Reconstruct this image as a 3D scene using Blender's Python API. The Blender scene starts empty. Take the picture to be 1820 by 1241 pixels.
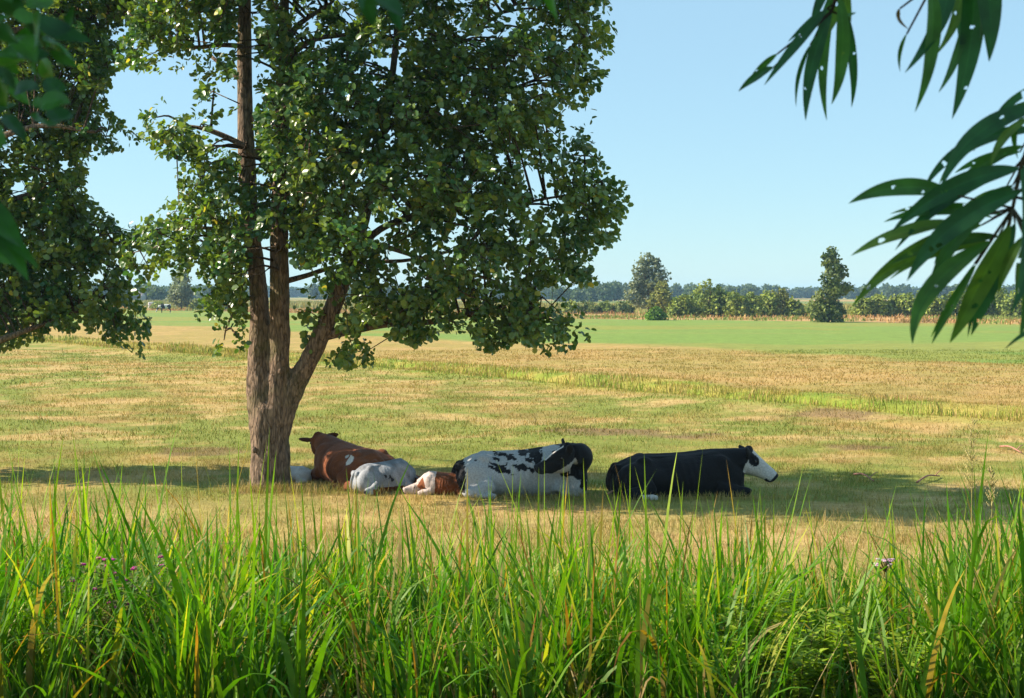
import bpy, math
import numpy as np
from mathutils import Vector, Matrix

R = math.radians
rng = np.random.default_rng(11)
scene = bpy.context.scene
COL = scene.collection

# ------------------------------------------------------------------ camera frame
F = 2528.0            # focal length in photograph pixels (50 mm on 36 mm, 1820 px wide)
CX, HY = 910.0, 522.0  # principal column, horizon row
CZ = 3.0              # eye height above the meadow


def at(px, py, d):
    """world point seen at photograph pixel px, py at distance d"""
    return np.array([(px - CX) / F * d, d, CZ - (py - HY) / F * d])


def dist_of(py):
    return CZ * F / (py - HY)


def proj(P):
    d = np.maximum(P[..., 1], 0.05)
    return CX + P[..., 0] / d * F, HY + (CZ - P[..., 2]) / d * F


# ------------------------------------------------------------------ numeric noise
_perm = np.random.default_rng(5).random((256, 256))


def vnoise(x, y, s=1.0, o=0.0):
    x = np.asarray(x, float) / s + o * 17.3 + 1000.0
    y = np.asarray(y, float) / s + o * 9.1 + 1000.0
    xi = np.floor(x).astype(int); yi = np.floor(y).astype(int)
    fx = x - xi; fy = y - yi
    fx = fx * fx * (3 - 2 * fx); fy = fy * fy * (3 - 2 * fy)
    a = _perm[xi & 255, yi & 255]; b = _perm[(xi + 1) & 255, yi & 255]
    c = _perm[xi & 255, (yi + 1) & 255]; d = _perm[(xi + 1) & 255, (yi + 1) & 255]
    return (a * (1 - fx) + b * fx) * (1 - fy) + (c * (1 - fx) + d * fx) * fy


def fbm(x, y, s=1.0, o=0.0, n=4):
    t = 0; w = 0; a = 1.0
    for i in range(n):
        t = t + a * vnoise(x, y, s / 2 ** i, o + i * 3.7); w += a; a *= 0.55
    return t / w


def sstep(a, b, x):
    t = np.clip((np.asarray(x, float) - a) / (b - a), 0, 1)
    return t * t * (3 - 2 * t)


def mix(a, b, t):
    t = np.asarray(t)[..., None]
    return np.asarray(a) * (1 - t) + np.asarray(b) * t


# ------------------------------------------------------------------ mesh helpers
def build(name, V, polys, mat, parent=None, col=None, smooth=True, loc=None):
    """V (n,3); polys: list of int arrays (m,k)"""
    me = bpy.data.meshes.new(name)
    V = np.ascontiguousarray(V, dtype=np.float32)
    me.vertices.add(len(V)); me.vertices.foreach_set('co', V.ravel())
    polys = [np.asarray(p, dtype=np.int32) for p in polys if len(p)]
    nl = sum(p.size for p in polys); npz = sum(len(p) for p in polys)
    me.loops.add(nl); me.loops.foreach_set('vertex_index', np.concatenate([p.ravel() for p in polys]))
    tot = np.concatenate([np.full(len(p), p.shape[1], np.int32) for p in polys])
    me.polygons.add(npz)
    me.polygons.foreach_set('loop_start', np.concatenate([[0], np.cumsum(tot)[:-1]]).astype(np.int32))
    me.polygons.foreach_set('use_smooth', np.full(npz, bool(smooth)))
    me.update(calc_edges=True)
    if col is not None:
        c = np.ones((len(V), 4), np.float32); c[:, :3] = np.clip(col, 0, 1)
        a = me.attributes.new('Col', 'FLOAT_COLOR', 'POINT'); a.data.foreach_set('color', c.ravel())
    me.validate()
    me.materials.append(mat)
    ob = bpy.data.objects.new(name, me); COL.objects.link(ob)
    if parent is not None:
        ob.parent = parent
    if loc is not None:
        ob.location = loc
    return ob


def tag(o, label=None, cat=None, group=None, kind=None):
    if label: o['label'] = label
    if cat: o['category'] = cat
    if group: o['group'] = group
    if kind: o['kind'] = kind
    return o


def thing(name, loc, label, cat, group=None):
    o = bpy.data.objects.new(name, None); COL.objects.link(o)
    o.location = loc; o.empty_display_size = 0.2
    return tag(o, label, cat, group)


class Acc:
    """collects shapes into one mesh"""
    def __init__(s): s.V = []; s.P = {}; s.C = []; s.n = 0
    def add(s, V, polys, col=None):
        V = np.asarray(V, float)
        s.V.append(V)
        for p in polys:
            p = np.asarray(p)
            if len(p): s.P.setdefault(p.shape[1], []).append(p + s.n)
        s.C.append(np.broadcast_to(np.asarray(col if col is not None else (1, 1, 1), float), V.shape))
        s.n += len(V)
    def out(s): return np.concatenate(s.V), [np.concatenate(v) for v in s.P.values()], np.concatenate(s.C)
    def build(s, name, mat, parent=None, smooth=True, loc=None):
        V, P, C = s.out()
        if loc is not None: V = V - np.asarray(loc)
        elif parent is not None: V = V - np.array(parent.location)
        return build(name, V, P, mat, parent, C, smooth, loc)


def unit(v): return v / np.maximum(np.linalg.norm(v, axis=-1, keepdims=True), 1e-9)


def catmull(P, n):
    P = np.asarray(P, float)
    Q = np.vstack([2 * P[0] - P[1], P, 2 * P[-1] - P[-2]])
    out = []
    for i in range(1, len(Q) - 2):
        for t in np.linspace(0, 1, n, endpoint=False):
            a, b, c, d = Q[i - 1], Q[i], Q[i + 1], Q[i + 2]
            out.append(0.5 * ((2 * b) + (-a + c) * t + (2 * a - 5 * b + 4 * c - d) * t ** 2 + (-a + 3 * b - 3 * c + d) * t ** 3))
    out.append(Q[-2])
    return np.array(out)


def tube(path, rad, seg=8, bump=0.0, seed=0, cap=True):
    """tapered tube along path (k,3) with radii (k,)"""
    P = np.asarray(path, float); rad = np.asarray(rad, float); k = len(P)
    T = unit(np.gradient(P, axis=0))
    ref = np.array([0.0, 1.0, 0.0]) if abs(T[0][1]) < 0.85 else np.array([1.0, 0, 0])
    N = []
    n = unit(ref - T[0] * np.dot(ref, T[0]))
    for t in T:
        n = unit(n - t * np.dot(n, t)); N.append(n)
    N = np.array(N); B = np.cross(T, N)
    a = np.linspace(0, 2 * np.pi, seg, endpoint=False)
    rr = np.broadcast_to(rad[:, None], (k, seg)).copy()
    if bump:
        s = np.concatenate([[0], np.cumsum(np.linalg.norm(np.diff(P, axis=0), axis=1))])
        ca, sa = np.cos(a), np.sin(a)
        rr *= 1 + bump * ((fbm(ca[None] * 1.0 + seed + 0 * s[:, None], sa[None] * 1.0 + s[:, None] * 0.25, 0.55, seed) - 0.5) * 2.0)
    V = P[:, None] + rr[..., None] * (np.cos(a)[None, :, None] * N[:, None] + np.sin(a)[None, :, None] * B[:, None])
    V = V.reshape(-1, 3)
    i = np.arange(k - 1)[:, None] * seg; j = np.arange(seg)[None]
    j2 = (j + 1) % seg
    Q = np.stack([i + j, i + j2, i + seg + j2, i + seg + j], -1).reshape(-1, 4)
    polys = [Q]
    if cap:
        polys += [np.arange(seg)[::-1][None], (np.arange(seg) + (k - 1) * seg)[None]]
    return V, polys


def ellipsoid(c, r, rot=None, nu=14, nv=9):
    u = np.linspace(0, 2 * np.pi, nu, endpoint=False); v = np.linspace(0, np.pi, nv)
    V = [np.array([0, 0, 1.0])]
    for vv in v[1:-1]:
        for uu in u: V.append(np.array([math.sin(vv) * math.cos(uu), math.sin(vv) * math.sin(uu), math.cos(vv)]))
    V.append(np.array([0, 0, -1.0])); V = np.array(V) * np.asarray(r)
    if rot is not None: V = V @ np.asarray(rot).T
    V = V + np.asarray(c)
    tri = [[0, 1 + j, 1 + (j + 1) % nu] for j in range(nu)]
    q = [[1 + i * nu + j, 1 + (i + 1) * nu + j, 1 + (i + 1) * nu + (j + 1) % nu, 1 + i * nu + (j + 1) % nu] for i in range(nv - 3) for j in range(nu)]
    b = len(V) - 1; o = 1 + (nv - 3) * nu
    tri += [[b, o + (j + 1) % nu, o + j] for j in range(nu)]
    return V, [np.array(tri), np.array(q)]


def loft(C, A, B, U, W, n=2.2, seg=20):
    """closed loft of superellipses; C centres, A half widths along U, B half heights along W"""
    a = np.linspace(0, 2 * np.pi, seg, endpoint=False)
    ca, sa = np.cos(a), np.sin(a)
    x = np.sign(ca) * np.abs(ca) ** (2 / n); y = np.sign(sa) * np.abs(sa) ** (2 / n)
    C = np.asarray(C, float); k = len(C)
    V = C[:, None] + np.asarray(A)[:, None, None] * x[None, :, None] * np.asarray(U) + np.asarray(B)[:, None, None] * y[None, :, None] * np.asarray(W)
    V = V.reshape(-1, 3)
    i = np.arange(k - 1)[:, None] * seg; j = np.arange(seg)[None]; j2 = (j + 1) % seg
    Q = np.stack([i + j, i + j2, i + seg + j2, i + seg + j], -1).reshape(-1, 4)
    return V, [Q, np.arange(seg)[::-1][None], (np.arange(seg) + (k - 1) * seg)[None]]


# ------------------------------------------------------------------ materials
def nodes_of(name):
    m = bpy.data.materials.new(name); m.use_nodes = True
    nt = m.node_tree; nt.nodes.clear()
    out = nt.nodes.new('ShaderNodeOutputMaterial')
    return m, nt, nt.nodes, nt.links, out


def foliage_mat(name, trans=0.35, rough=0.45, spec=0.4, boost=(1.5, 1.5, 0.7), noise=6.0):
    m, nt, N, L, out = nodes_of(name)
    at_ = N.new('ShaderNodeAttribute'); at_.attribute_name = 'Col'
    geo = N.new('ShaderNodeNewGeometry')
    no = N.new('ShaderNodeTexNoise'); no.inputs['Scale'].default_value = noise; no.inputs['Detail'].default_value = 3
    L.new(geo.outputs['Position'], no.inputs['Vector'])
    mr = N.new('ShaderNodeMapRange'); mr.inputs['To Min'].default_value = 0.72; mr.inputs['To Max'].default_value = 1.28
    mr.inputs['From Min'].default_value = 0.3; mr.inputs['From Max'].default_value = 0.7
    L.new(no.outputs['Fac'], mr.inputs['Value'])
    mul = N.new('ShaderNodeVectorMath'); mul.operation = 'SCALE'
    L.new(at_.outputs['Color'], mul.inputs[0]); L.new(mr.outputs['Result'], mul.inputs['Scale'])
    p = N.new('ShaderNodeBsdfPrincipled'); p.inputs['Roughness'].default_value = rough
    p.inputs['Specular IOR Level'].default_value = spec
    L.new(mul.outputs[0], p.inputs['Base Color'])
    tr = N.new('ShaderNodeBsdfTranslucent')
    m2 = N.new('ShaderNodeVectorMath'); m2.operation = 'MULTIPLY'; m2.inputs[1].default_value = boost
    L.new(mul.outputs[0], m2.inputs[0]); L.new(m2.outputs[0], tr.inputs['Color'])
    mx = N.new('ShaderNodeMixShader'); mx.inputs['Fac'].default_value = trans
    L.new(p.outputs[0], mx.inputs[1]); L.new(tr.outputs[0], mx.inputs[2]); L.new(mx.outputs[0], out.inputs['Surface'])
    return m


def attr_mat(name, rough=0.8, spec=0.2, scale=30.0, amt=0.25, bump=0.0, sheen=0.0):
    m, nt, N, L, out = nodes_of(name)
    at_ = N.new('ShaderNodeAttribute'); at_.attribute_name = 'Col'
    tc = N.new('ShaderNodeTexCoord')
    no = N.new('ShaderNodeTexNoise'); no.inputs['Scale'].default_value = scale; no.inputs['Detail'].default_value = 5
    L.new(tc.outputs['Object'], no.inputs['Vector'])
    mr = N.new('ShaderNodeMapRange'); mr.inputs['To Min'].default_value = 1 - amt; mr.inputs['To Max'].default_value = 1 + amt
    mr.inputs['From Min'].default_value = 0.3; mr.inputs['From Max'].default_value = 0.7
    L.new(no.outputs['Fac'], mr.inputs['Value'])
    mul = N.new('ShaderNodeVectorMath'); mul.operation = 'SCALE'
    L.new(at_.outputs['Color'], mul.inputs[0]); L.new(mr.outputs['Result'], mul.inputs['Scale'])
    p = N.new('ShaderNodeBsdfPrincipled'); p.inputs['Roughness'].default_value = rough
    p.inputs['Specular IOR Level'].default_value = spec
    if sheen: p.inputs['Sheen Weight'].default_value = sheen
    L.new(mul.outputs[0], p.inputs['Base Color'])
    if bump:
        b = N.new('ShaderNodeBump'); b.inputs['Strength'].default_value = 1.0; b.inputs['Distance'].default_value = bump
        L.new(no.outputs['Fac'], b.inputs['Height']); L.new(b.outputs[0], p.inputs['Normal'])
    L.new(p.outputs[0], out.inputs['Surface'])
    return m


def bark_mat(name, dark, light, moss=(0.10, 0.11, 0.03)):
    m, nt, N, L, out = nodes_of(name)
    tc = N.new('ShaderNodeTexCoord')
    mp = N.new('ShaderNodeMapping'); mp.inputs['Scale'].default_value = (1, 1, 0.22)
    L.new(tc.outputs['Object'], mp.inputs['Vector'])
    no = N.new('ShaderNodeTexNoise'); no.inputs['Scale'].default_value = 26; no.inputs['Detail'].default_value = 7; no.inputs['Roughness'].default_value = 0.65
    L.new(mp.outputs[0], no.inputs['Vector'])
    vo = N.new('ShaderNodeTexVoronoi'); vo.inputs['Scale'].default_value = 18; vo.feature = 'DISTANCE_TO_EDGE'
    wr = N.new('ShaderNodeVectorMath'); wr.operation = 'ADD'
    n2 = N.new('ShaderNodeTexNoise'); n2.inputs['Scale'].default_value = 7; n2.inputs['Detail'].default_value = 4
    L.new(mp.outputs[0], n2.inputs['Vector'])
    sc = N.new('ShaderNodeVectorMath'); sc.operation = 'SCALE'; sc.inputs['Scale'].default_value = 0.14
    L.new(n2.outputs['Color'], sc.inputs[0]); L.new(mp.outputs[0], wr.inputs[0]); L.new(sc.outputs[0], wr.inputs[1])
    L.new(wr.outputs[0], vo.inputs['Vector'])
    cr = N.new('ShaderNodeValToRGB')
    cr.color_ramp.elements[0].position = 0.30; cr.color_ramp.elements[0].color = (*dark, 1)
    cr.color_ramp.elements[1].position = 0.68; cr.color_ramp.elements[1].color = (*light, 1)
    L.new(no.outputs['Fac'], cr.inputs['Fac'])
    mr = N.new('ShaderNodeMapRange'); mr.inputs['From Max'].default_value = 0.12; mr.inputs['To Min'].default_value = 0.55; mr.inputs['To Max'].default_value = 1.0
    L.new(vo.outputs['Distance'], mr.inputs['Value'])
    mul = N.new('ShaderNodeVectorMath'); mul.operation = 'SCALE'
    L.new(cr.outputs['Color'], mul.inputs[0]); L.new(mr.outputs['Result'], mul.inputs['Scale'])
    n3 = N.new('ShaderNodeTexNoise'); n3.inputs['Scale'].default_value = 1.6; n3.inputs['Detail'].default_value = 5
    L.new(tc.outputs['Object'], n3.inputs['Vector'])
    r3 = N.new('ShaderNodeMapRange'); r3.inputs['From Min'].default_value = 0.52; r3.inputs['From Max'].default_value = 0.68
    r3.inputs['To Max'].default_value = 0.6
    L.new(n3.outputs['Fac'], r3.inputs['Value'])
    mx = N.new('ShaderNodeMix'); mx.data_type = 'RGBA'
    L.new(r3.outputs['Result'], mx.inputs['Factor']); L.new(mul.outputs[0], mx.inputs['A']); mx.inputs['B'].default_value = (*moss, 1)
    p = N.new('ShaderNodeBsdfPrincipled'); p.inputs['Roughness'].default_value = 0.9; p.inputs['Specular IOR Level'].default_value = 0.15
    L.new(mx.outputs['Result'], p.inputs['Base Color'])
    ad = N.new('ShaderNodeMath'); ad.operation = 'ADD'
    L.new(no.outputs['Fac'], ad.inputs[0]); L.new(mr.outputs['Result'], ad.inputs[1])
    b = N.new('ShaderNodeBump'); b.inputs['Strength'].default_value = 1.0; b.inputs['Distance'].default_value = 0.03
    L.new(ad.outputs[0], b.inputs['Height']); L.new(b.outputs[0], p.inputs['Normal'])
    L.new(p.outputs[0], out.inputs['Surface'])
    return m


M_leaf = foliage_mat('alder_leaf', 0.36, 0.32, 0.6, (1.5, 1.45, 0.5), 3.0)
M_far = foliage_mat('distant_leaf', 0.25, 0.6, 0.2, (1.4, 1.4, 0.6), 0.8)
M_willow = foliage_mat('willow_leaf', 0.40, 0.42, 0.4, (1.3, 1.6, 0.4), 40.0)
M_blade = foliage_mat('sedge_blade', 0.44, 0.5, 0.25, (1.35, 1.45, 0.35), 12.0)
M_grass = foliage_mat('pasture_blade', 0.25, 0.7, 0.15, (1.2, 1.2, 0.7), 9.0)
M_bark = bark_mat('alder_bark', (0.060, 0.040, 0.026), (0.36, 0.25, 0.17))
M_twig = bark_mat('twig_bark', (0.05, 0.035, 0.02), (0.16, 0.10, 0.06))
M_coat = attr_mat('cow_coat', 0.78, 0.16, 45.0, 0.22, 0.006, 0.03)
M_eye = attr_mat('eye_gloss', 0.12, 0.6, 5.0, 0.05)
M_wood = attr_mat('dry_wood', 0.85, 0.15, 40.0, 0.35, 0.01)
M_petal = foliage_mat('petal', 0.35, 0.6, 0.2, (1.1, 1.0, 1.1), 60.0)
M_wall = attr_mat('farm_wall', 0.9, 0.1, 2.0, 0.12)

# ------------------------------------------------------------------ the lie of the land
DITCH = np.array([(-75, 135), (-45, 107), (-29, 90), (-14, 69.5), (-4.9, 59), (1.7, 48.8), (6.3, 41.2), (10, 37.0), (13.5, 33.8), (19, 29.5), (30, 24.0)], float)
DITCH = catmull(DITCH, 8)


def ditch_dist(x, y):
    x = np.asarray(x, float); y = np.asarray(y, float)
    best = np.full(x.shape, 1e9)
    for a, b in zip(DITCH[:-1], DITCH[1:]):
        ab = b - a; L2 = ab @ ab
        t = np.clip(((x - a[0]) * ab[0] + (y - a[1]) * ab[1]) / L2, 0, 1)
        dx = x - a[0] - t * ab[0]; dy = y - a[1] - t * ab[1]
        best = np.minimum(best, dx * dx + dy * dy)
    return np.sqrt(best)


def far_field(x, y):
    """signed distance beyond the edge of the green field (positive = green)"""
    return (np.asarray(y) - np.interp(x, [-150, -60, -45, -26, -8, 3, 11.4, 21.7, 40, 90], [190, 151, 142, 129, 97, 84.5, 73.6, 60, 44, 20])) * 0.8


def bank_edge(x):
    """near edge of the dry bank that closes the green field"""
    return np.interp(x, [-250, -120, -49, 7.7, 51, 120], [420, 300, 238, 168, 135, 102])


def gz(x, y, dd=None):
    x = np.asarray(x, float); y = np.asarray(y, float)
    z = 1.40 * (1 - sstep(3.0, 14.0, y))
    und = (fbm(x, y, 5.0, 2.0, 3) - 0.5) * 0.22 * sstep(11, 18, y) * (1 - sstep(120, 300, y))
    dd = ditch_dist(x, y) if dd is None else dd
    w = 1.15 + 0.2 * vnoise(x, y, 3.0, 4)
    z = z + und - 0.40 * (1 - sstep(0.15, w, dd)) + 0.10 * np.exp(-((dd - 2.2) / 1.2) ** 2)
    return z


TAN = np.array((0.395, 0.258, 0.090)); STRAW = np.array((0.46, 0.312, 0.128)); MEAD = np.array((0.190, 0.212, 0.042))
GREEN = np.array((0.165, 0.240, 0.050)); LUSH = np.array((0.33, 0.28, 0.060)); SOIL = np.array((0.055, 0.038, 0.024))
CROP = np.array((0.16, 0.20, 0.055)); RUST = np.array((0.36, 0.19, 0.085)); REEDY = np.array((0.19, 0.25, 0.03))


def ground_col(x, y, dd=None):
    x = np.asarray(x, float); y = np.asarray(y, float)
    dd = ditch_dist(x, y) if dd is None else dd
    a = fbm(x, y * 0.8, 4.5, 1.0, 5)
    b = fbm(x, y, 0.9, 6.0, 4)
    c = fbm(x, y, 1.8, 9.0, 4)
    t = sstep(0.33, 0.64, a * 0.62 + b * 0.38 + 0.05)
    col = mix(TAN, MEAD, t)
    col = mix(col, RUST, 0.40 * sstep(0.60, 0.76, c))
    col = mix(col, STRAW, 0.75 * sstep(0.52, 0.72, fbm(x, y, 1.2, 14.0, 3)))
    # nearer strip in front of the herd: grass mixed toward straw colour
    col = mix(col, STRAW * 0.95, 0.55 * (1 - sstep(19.0, 21.5, y + 0.12 * x)) * (0.4 + 0.6 * sstep(0.35, 0.6, b)))
    # tan second field
    fd = far_field(x, y)
    beyond = sstep(0, 6, (y - np.interp(x, DITCH[:, 0], DITCH[:, 1])))
    col = mix(col, TAN * 0.97, 0.6 * beyond)
    # ditch growth
    wob = (vnoise(x, y, 1.6, 21) - 0.5) * 1.4
    lush = (1 - sstep(1.7, 3.4, dd + wob)) * (0.5 + 0.5 * sstep(-20, -4, x))
    col = mix(col, mix(LUSH, REEDY, sstep(0.4, 0.65, vnoise(x, y, 1.3, 3))), lush * 0.9)
    # green field
    g = sstep(-1.5, 2.5, fd + (fbm(x, y, 7.0, 31, 3) - 0.5) * 7)
    gcol = mix(GREEN, mix(MEAD, TAN, 0.35), 0.5 * sstep(0.42, 0.66, fbm(x * .35, y * 1.3, 9.0, 12, 4)))
    gcol = mix(gcol, LUSH * 0.8, 0.5 * sstep(0.55, 0.7, fbm(x * 0.3, y, 9.0, 15, 3)))
    col = mix(col, gcol, g)
    # dry bank beyond it
    dr = sstep(0, 6, y - bank_edge(x) - 10 * (fbm(x, y, 12.0, 44, 2) - 0.5))
    col = mix(col, mix(RUST, STRAW, fbm(x, y, 3.0, 45, 3)), dr)
    far = sstep(44, 54, y - bank_edge(x))
    col = mix(col, mix(CROP, TAN * 0.9, sstep(0.45, 0.55, fbm(x * 0.15, y * 0.5, 60.0, 47, 2))), far)
    # bare worn earth
    for (ex, ey, ra, rb) in ((2.0, 30.4, 1.5, 1.1), (3.6, 29.6, 1.0, .8), (8.2, 35.0, 1.6, 1.0), (-3.7, 21.9, .75, .6), (6.6, 27.5, .8, .5), (-6.0, 27.0, 1.0, .7)):
        q = 1 - ((x - ex) / ra) ** 2 - ((y - ey) / rb) ** 2 + (fbm(x, y, .5, 51, 3) - .5) * 2.2
        col = mix(col, np.array((0.20, 0.125, 0.065)), 0.75 * sstep(0.0, 0.7, q))
    # bank under the sedge
    col = mix(col, SOIL, 1 - sstep(9.5, 13.0, y))
    return col


def make_ground():
    ys = np.concatenate([np.linspace(-10, 4, 16)[:-1], np.linspace(4, 15, 60)[:-1], np.linspace(15, 62, 260)[:-1],
                         np.geomspace(62, 260, 140)[:-1], np.geomspace(260, 3200, 60)])
    u = np.linspace(-1, 1, 301)
    Y, U = np.meshgrid(ys, u, indexing='ij')
    X = U * (np.maximum(Y, 0) * 0.62 + 14)
    dd = ditch_dist(X, Y)
    Z = gz(X, Y, dd)
    C = ground_col(X, Y, dd)
    V = np.stack([X, Y, Z], -1).reshape(-1, 3)
    r, c = Y.shape
    i = np.arange(r - 1)[:, None] * c; j = np.arange(c - 1)[None]
    Q = np.stack([i + j, i + j + 1, i + c + j + 1, i + c + j], -1).reshape(-1, 4)
    m, nt, N, L, out = nodes_of('meadow_ground')
    at_ = N.new('ShaderNodeAttribute'); at_.attribute_name = 'Col'
    geo = N.new('ShaderNodeNewGeometry')
    fac = None
    for s, lo, hi in ((28.0, 0.70, 1.30), (5.5, 0.80, 1.20), (0.9, 0.80, 1.20)):
        no = N.new('ShaderNodeTexNoise'); no.inputs['Scale'].default_value = s; no.inputs['Detail'].default_value = 6; no.inputs['Roughness'].default_value = 0.7
        L.new(geo.outputs['Position'], no.inputs['Vector'])
        mr = N.new('ShaderNodeMapRange'); mr.inputs['From Min'].default_value = 0.3; mr.inputs['From Max'].default_value = 0.7
        mr.inputs['To Min'].default_value = lo; mr.inputs['To Max'].default_value = hi
        L.new(no.outputs['Fac'], mr.inputs['Value'])
        if fac is None: fac = mr.outputs['Result']; first = no
        else:
            mm = N.new('ShaderNodeMath'); mm.operation = 'MULTIPLY'; L.new(fac, mm.inputs[0]); L.new(mr.outputs['Result'], mm.inputs[1]); fac = mm.outputs[0]
    mul = N.new('ShaderNodeVectorMath'); mul.operation = 'SCALE'
    L.new(at_.outputs['Color'], mul.inputs[0]); L.new(fac, mul.inputs['Scale'])
    p = N.new('ShaderNodeBsdfPrincipled'); p.inputs['Roughness'].default_value = 0.95; p.inputs['Specular IOR Level'].default_value = 0.1
    L.new(mul.outputs[0], p.inputs['Base Color'])
    b = N.new('ShaderNodeBump'); b.inputs['Distance'].default_value = 0.03; b.inputs['Strength'].default_value = 0.7
    L.new(first.outputs['Fac'], b.inputs['Height']); L.new(b.outputs[0], p.inputs['Normal'])
    L.new(p.outputs[0], out.inputs['Surface'])
    o = build('ground', V, [Q], m, None, C.reshape(-1, 3))
    tag(o, 'flat sunlit meadow with dry tan and green patches', 'meadow', kind='structure')


make_ground()


# ------------------------------------------------------------------ blades
def ribbons(base, az, h, th0, kap, pw, w, segs, c0, c1, tw=None, taper=0.7):
    """curved grass blades; th0 start lean, kap added lean at the tip"""
    n = len(base)
    if tw is None: tw = rng.uniform(-1.2, 1.2, n)
    H = np.stack([np.cos(az), np.sin(az), np.zeros(n)], -1)
    S = np.stack([-np.sin(az), np.cos(az), np.zeros(n)], -1)
    S = S * np.cos(tw)[:, None] + H * np.sin(tw)[:, None]
    p = np.array(base, float); rows = []; cols = []
    for k in range(segs + 1):
        t = k / segs
        ww = w * (min(1.0, 0.65 + 1.4 * t)) * (1 - t ** 2.2) ** taper
        if k == segs: ww = w * 0.02
        rows.append(np.stack([p - S * ww[:, None] * 0.5, p + S * ww[:, None] * 0.5], 1))
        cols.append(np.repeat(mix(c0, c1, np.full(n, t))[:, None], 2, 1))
        th = th0 + kap * ((k + 0.5) / segs) ** pw
        p = p + (H * np.sin(th)[:, None] + np.array([0, 0, 1.0]) * np.cos(th)[:, None]) * (h / segs)[:, None]
    V = np.stack(rows, 1).reshape(n, -1, 3); C = np.stack(cols, 1).reshape(n, -1, 3)
    m = V.shape[1]
    f = np.array([[2 * k, 2 * k + 1, 2 * k + 3, 2 * k + 2] for k in range(segs)])
    Q = (np.arange(n)[:, None, None] * m + f[None]).reshape(-1, 4)
    return V.reshape(-1, 3), [Q], C.reshape(-1, 3)


def make_pasture():
    acc = Acc()
    for (y0, y1, n, hh, ww) in ((12.0, 19.0, 90000, 0.075, 0.007), (19.0, 28.0, 120000, 0.055, 0.008), (28.0, 46.0, 90000, 0.07, 0.016), (46, 75, 70000, 0.07, 0.035)):
        y = y0 + (y1 - y0) * rng.random(n) ** 0.9
        x = rng.uniform(-1, 1, n) * (0.40 * y + 1.5)
        # tussocky: keep more where a fine noise is high
        k = rng.random(n) < 0.25 + 1.1 * sstep(0.35, 0.7, fbm(x, y, 0.7, 71, 3))
        x, y = x[k], y[k]; n = len(x)
        dd = ditch_dist(x, y)
        z = gz(x, y, dd) - 0.005
        near_ = 1 - sstep(30, 70, y)
        c = ground_col(x, y, dd) * (1 + rng.uniform(-.25, 0.3, n) * (.35 + .65 * near_))[:, None] * (1 + .12 * (1 - near_))[:, None]
        r = rng.random(n)
        c = mix(c, STRAW * 1.1, 0.75 * near_ * (r < 0.22)); c = mix(c, MEAD * 0.95, 0.6 * near_ * (r > 0.80))
        tall = np.where(rng.random(n) < 0.02, 2.3, 1.0)
        h = hh * rng.uniform(0.4, 1.35, n) * (0.6 + 0.9 * fbm(x, y, 0.8, 73, 2)) * tall
        az = rng.uniform(0, 2 * np.pi, n); ln = rng.uniform(0, 0.9, n)
        B = np.stack([x, y, z], -1)
        d = np.stack([np.cos(az) * ln, np.sin(az) * ln, np.ones(n)], -1)
        sa = rng.uniform(-0.8, 0.8, n)
        s = np.stack([np.cos(sa), np.sin(sa), np.zeros(n)], -1) * (ww * rng.uniform(0.6, 1.4, n))[:, None] * 0.5
        V = np.stack([B - s, B + s, B + d * h[:, None]], 1)
        C = np.repeat(c[:, None], 3, 1)
        acc.add(V.reshape(-1, 3), [np.arange(3 * n).reshape(-1, 3)], C.reshape(-1, 3))
    for (cx_, cy_, rx, ry, n, hh) in ((-3.72, 21.7, .55, .25, 900, .13), (-2.9, 21.4, 1.0, .25, 500, .16), (.2, 21.0, 2.2, .25, 900, .10), (2.8, 20.75, 1.8, .25, 900, .10), (-6.5, 20.5, 1.5, 1.0, 300, .16), (5, 18.5, 3.0, .8, 500, .16), (0, 17.5, 6.0, 1.5, 700, .14)):
        x = cx_ + rng.normal(0, .6, n) * rx; y = cy_ + rng.normal(0, .6, n) * ry
        c = mix(STRAW, MEAD, rng.random(n)) * rng.uniform(.7, 1.25, (n, 1))
        acc.add(*ribbons(np.stack([x, y, gz(x, y)], -1), rng.uniform(0, 6.28, n), hh * rng.uniform(.4, 1.5, n), rng.uniform(0, .4, n), rng.uniform(0, .9, n), 1.4, rng.uniform(.005, .010, n), 3, c, c))
    tag(acc.build('meadow_grass', M_grass, smooth=False), 'short sun-bleached grass growing over the meadow', 'grass', kind='stuff')


make_pasture()


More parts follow.
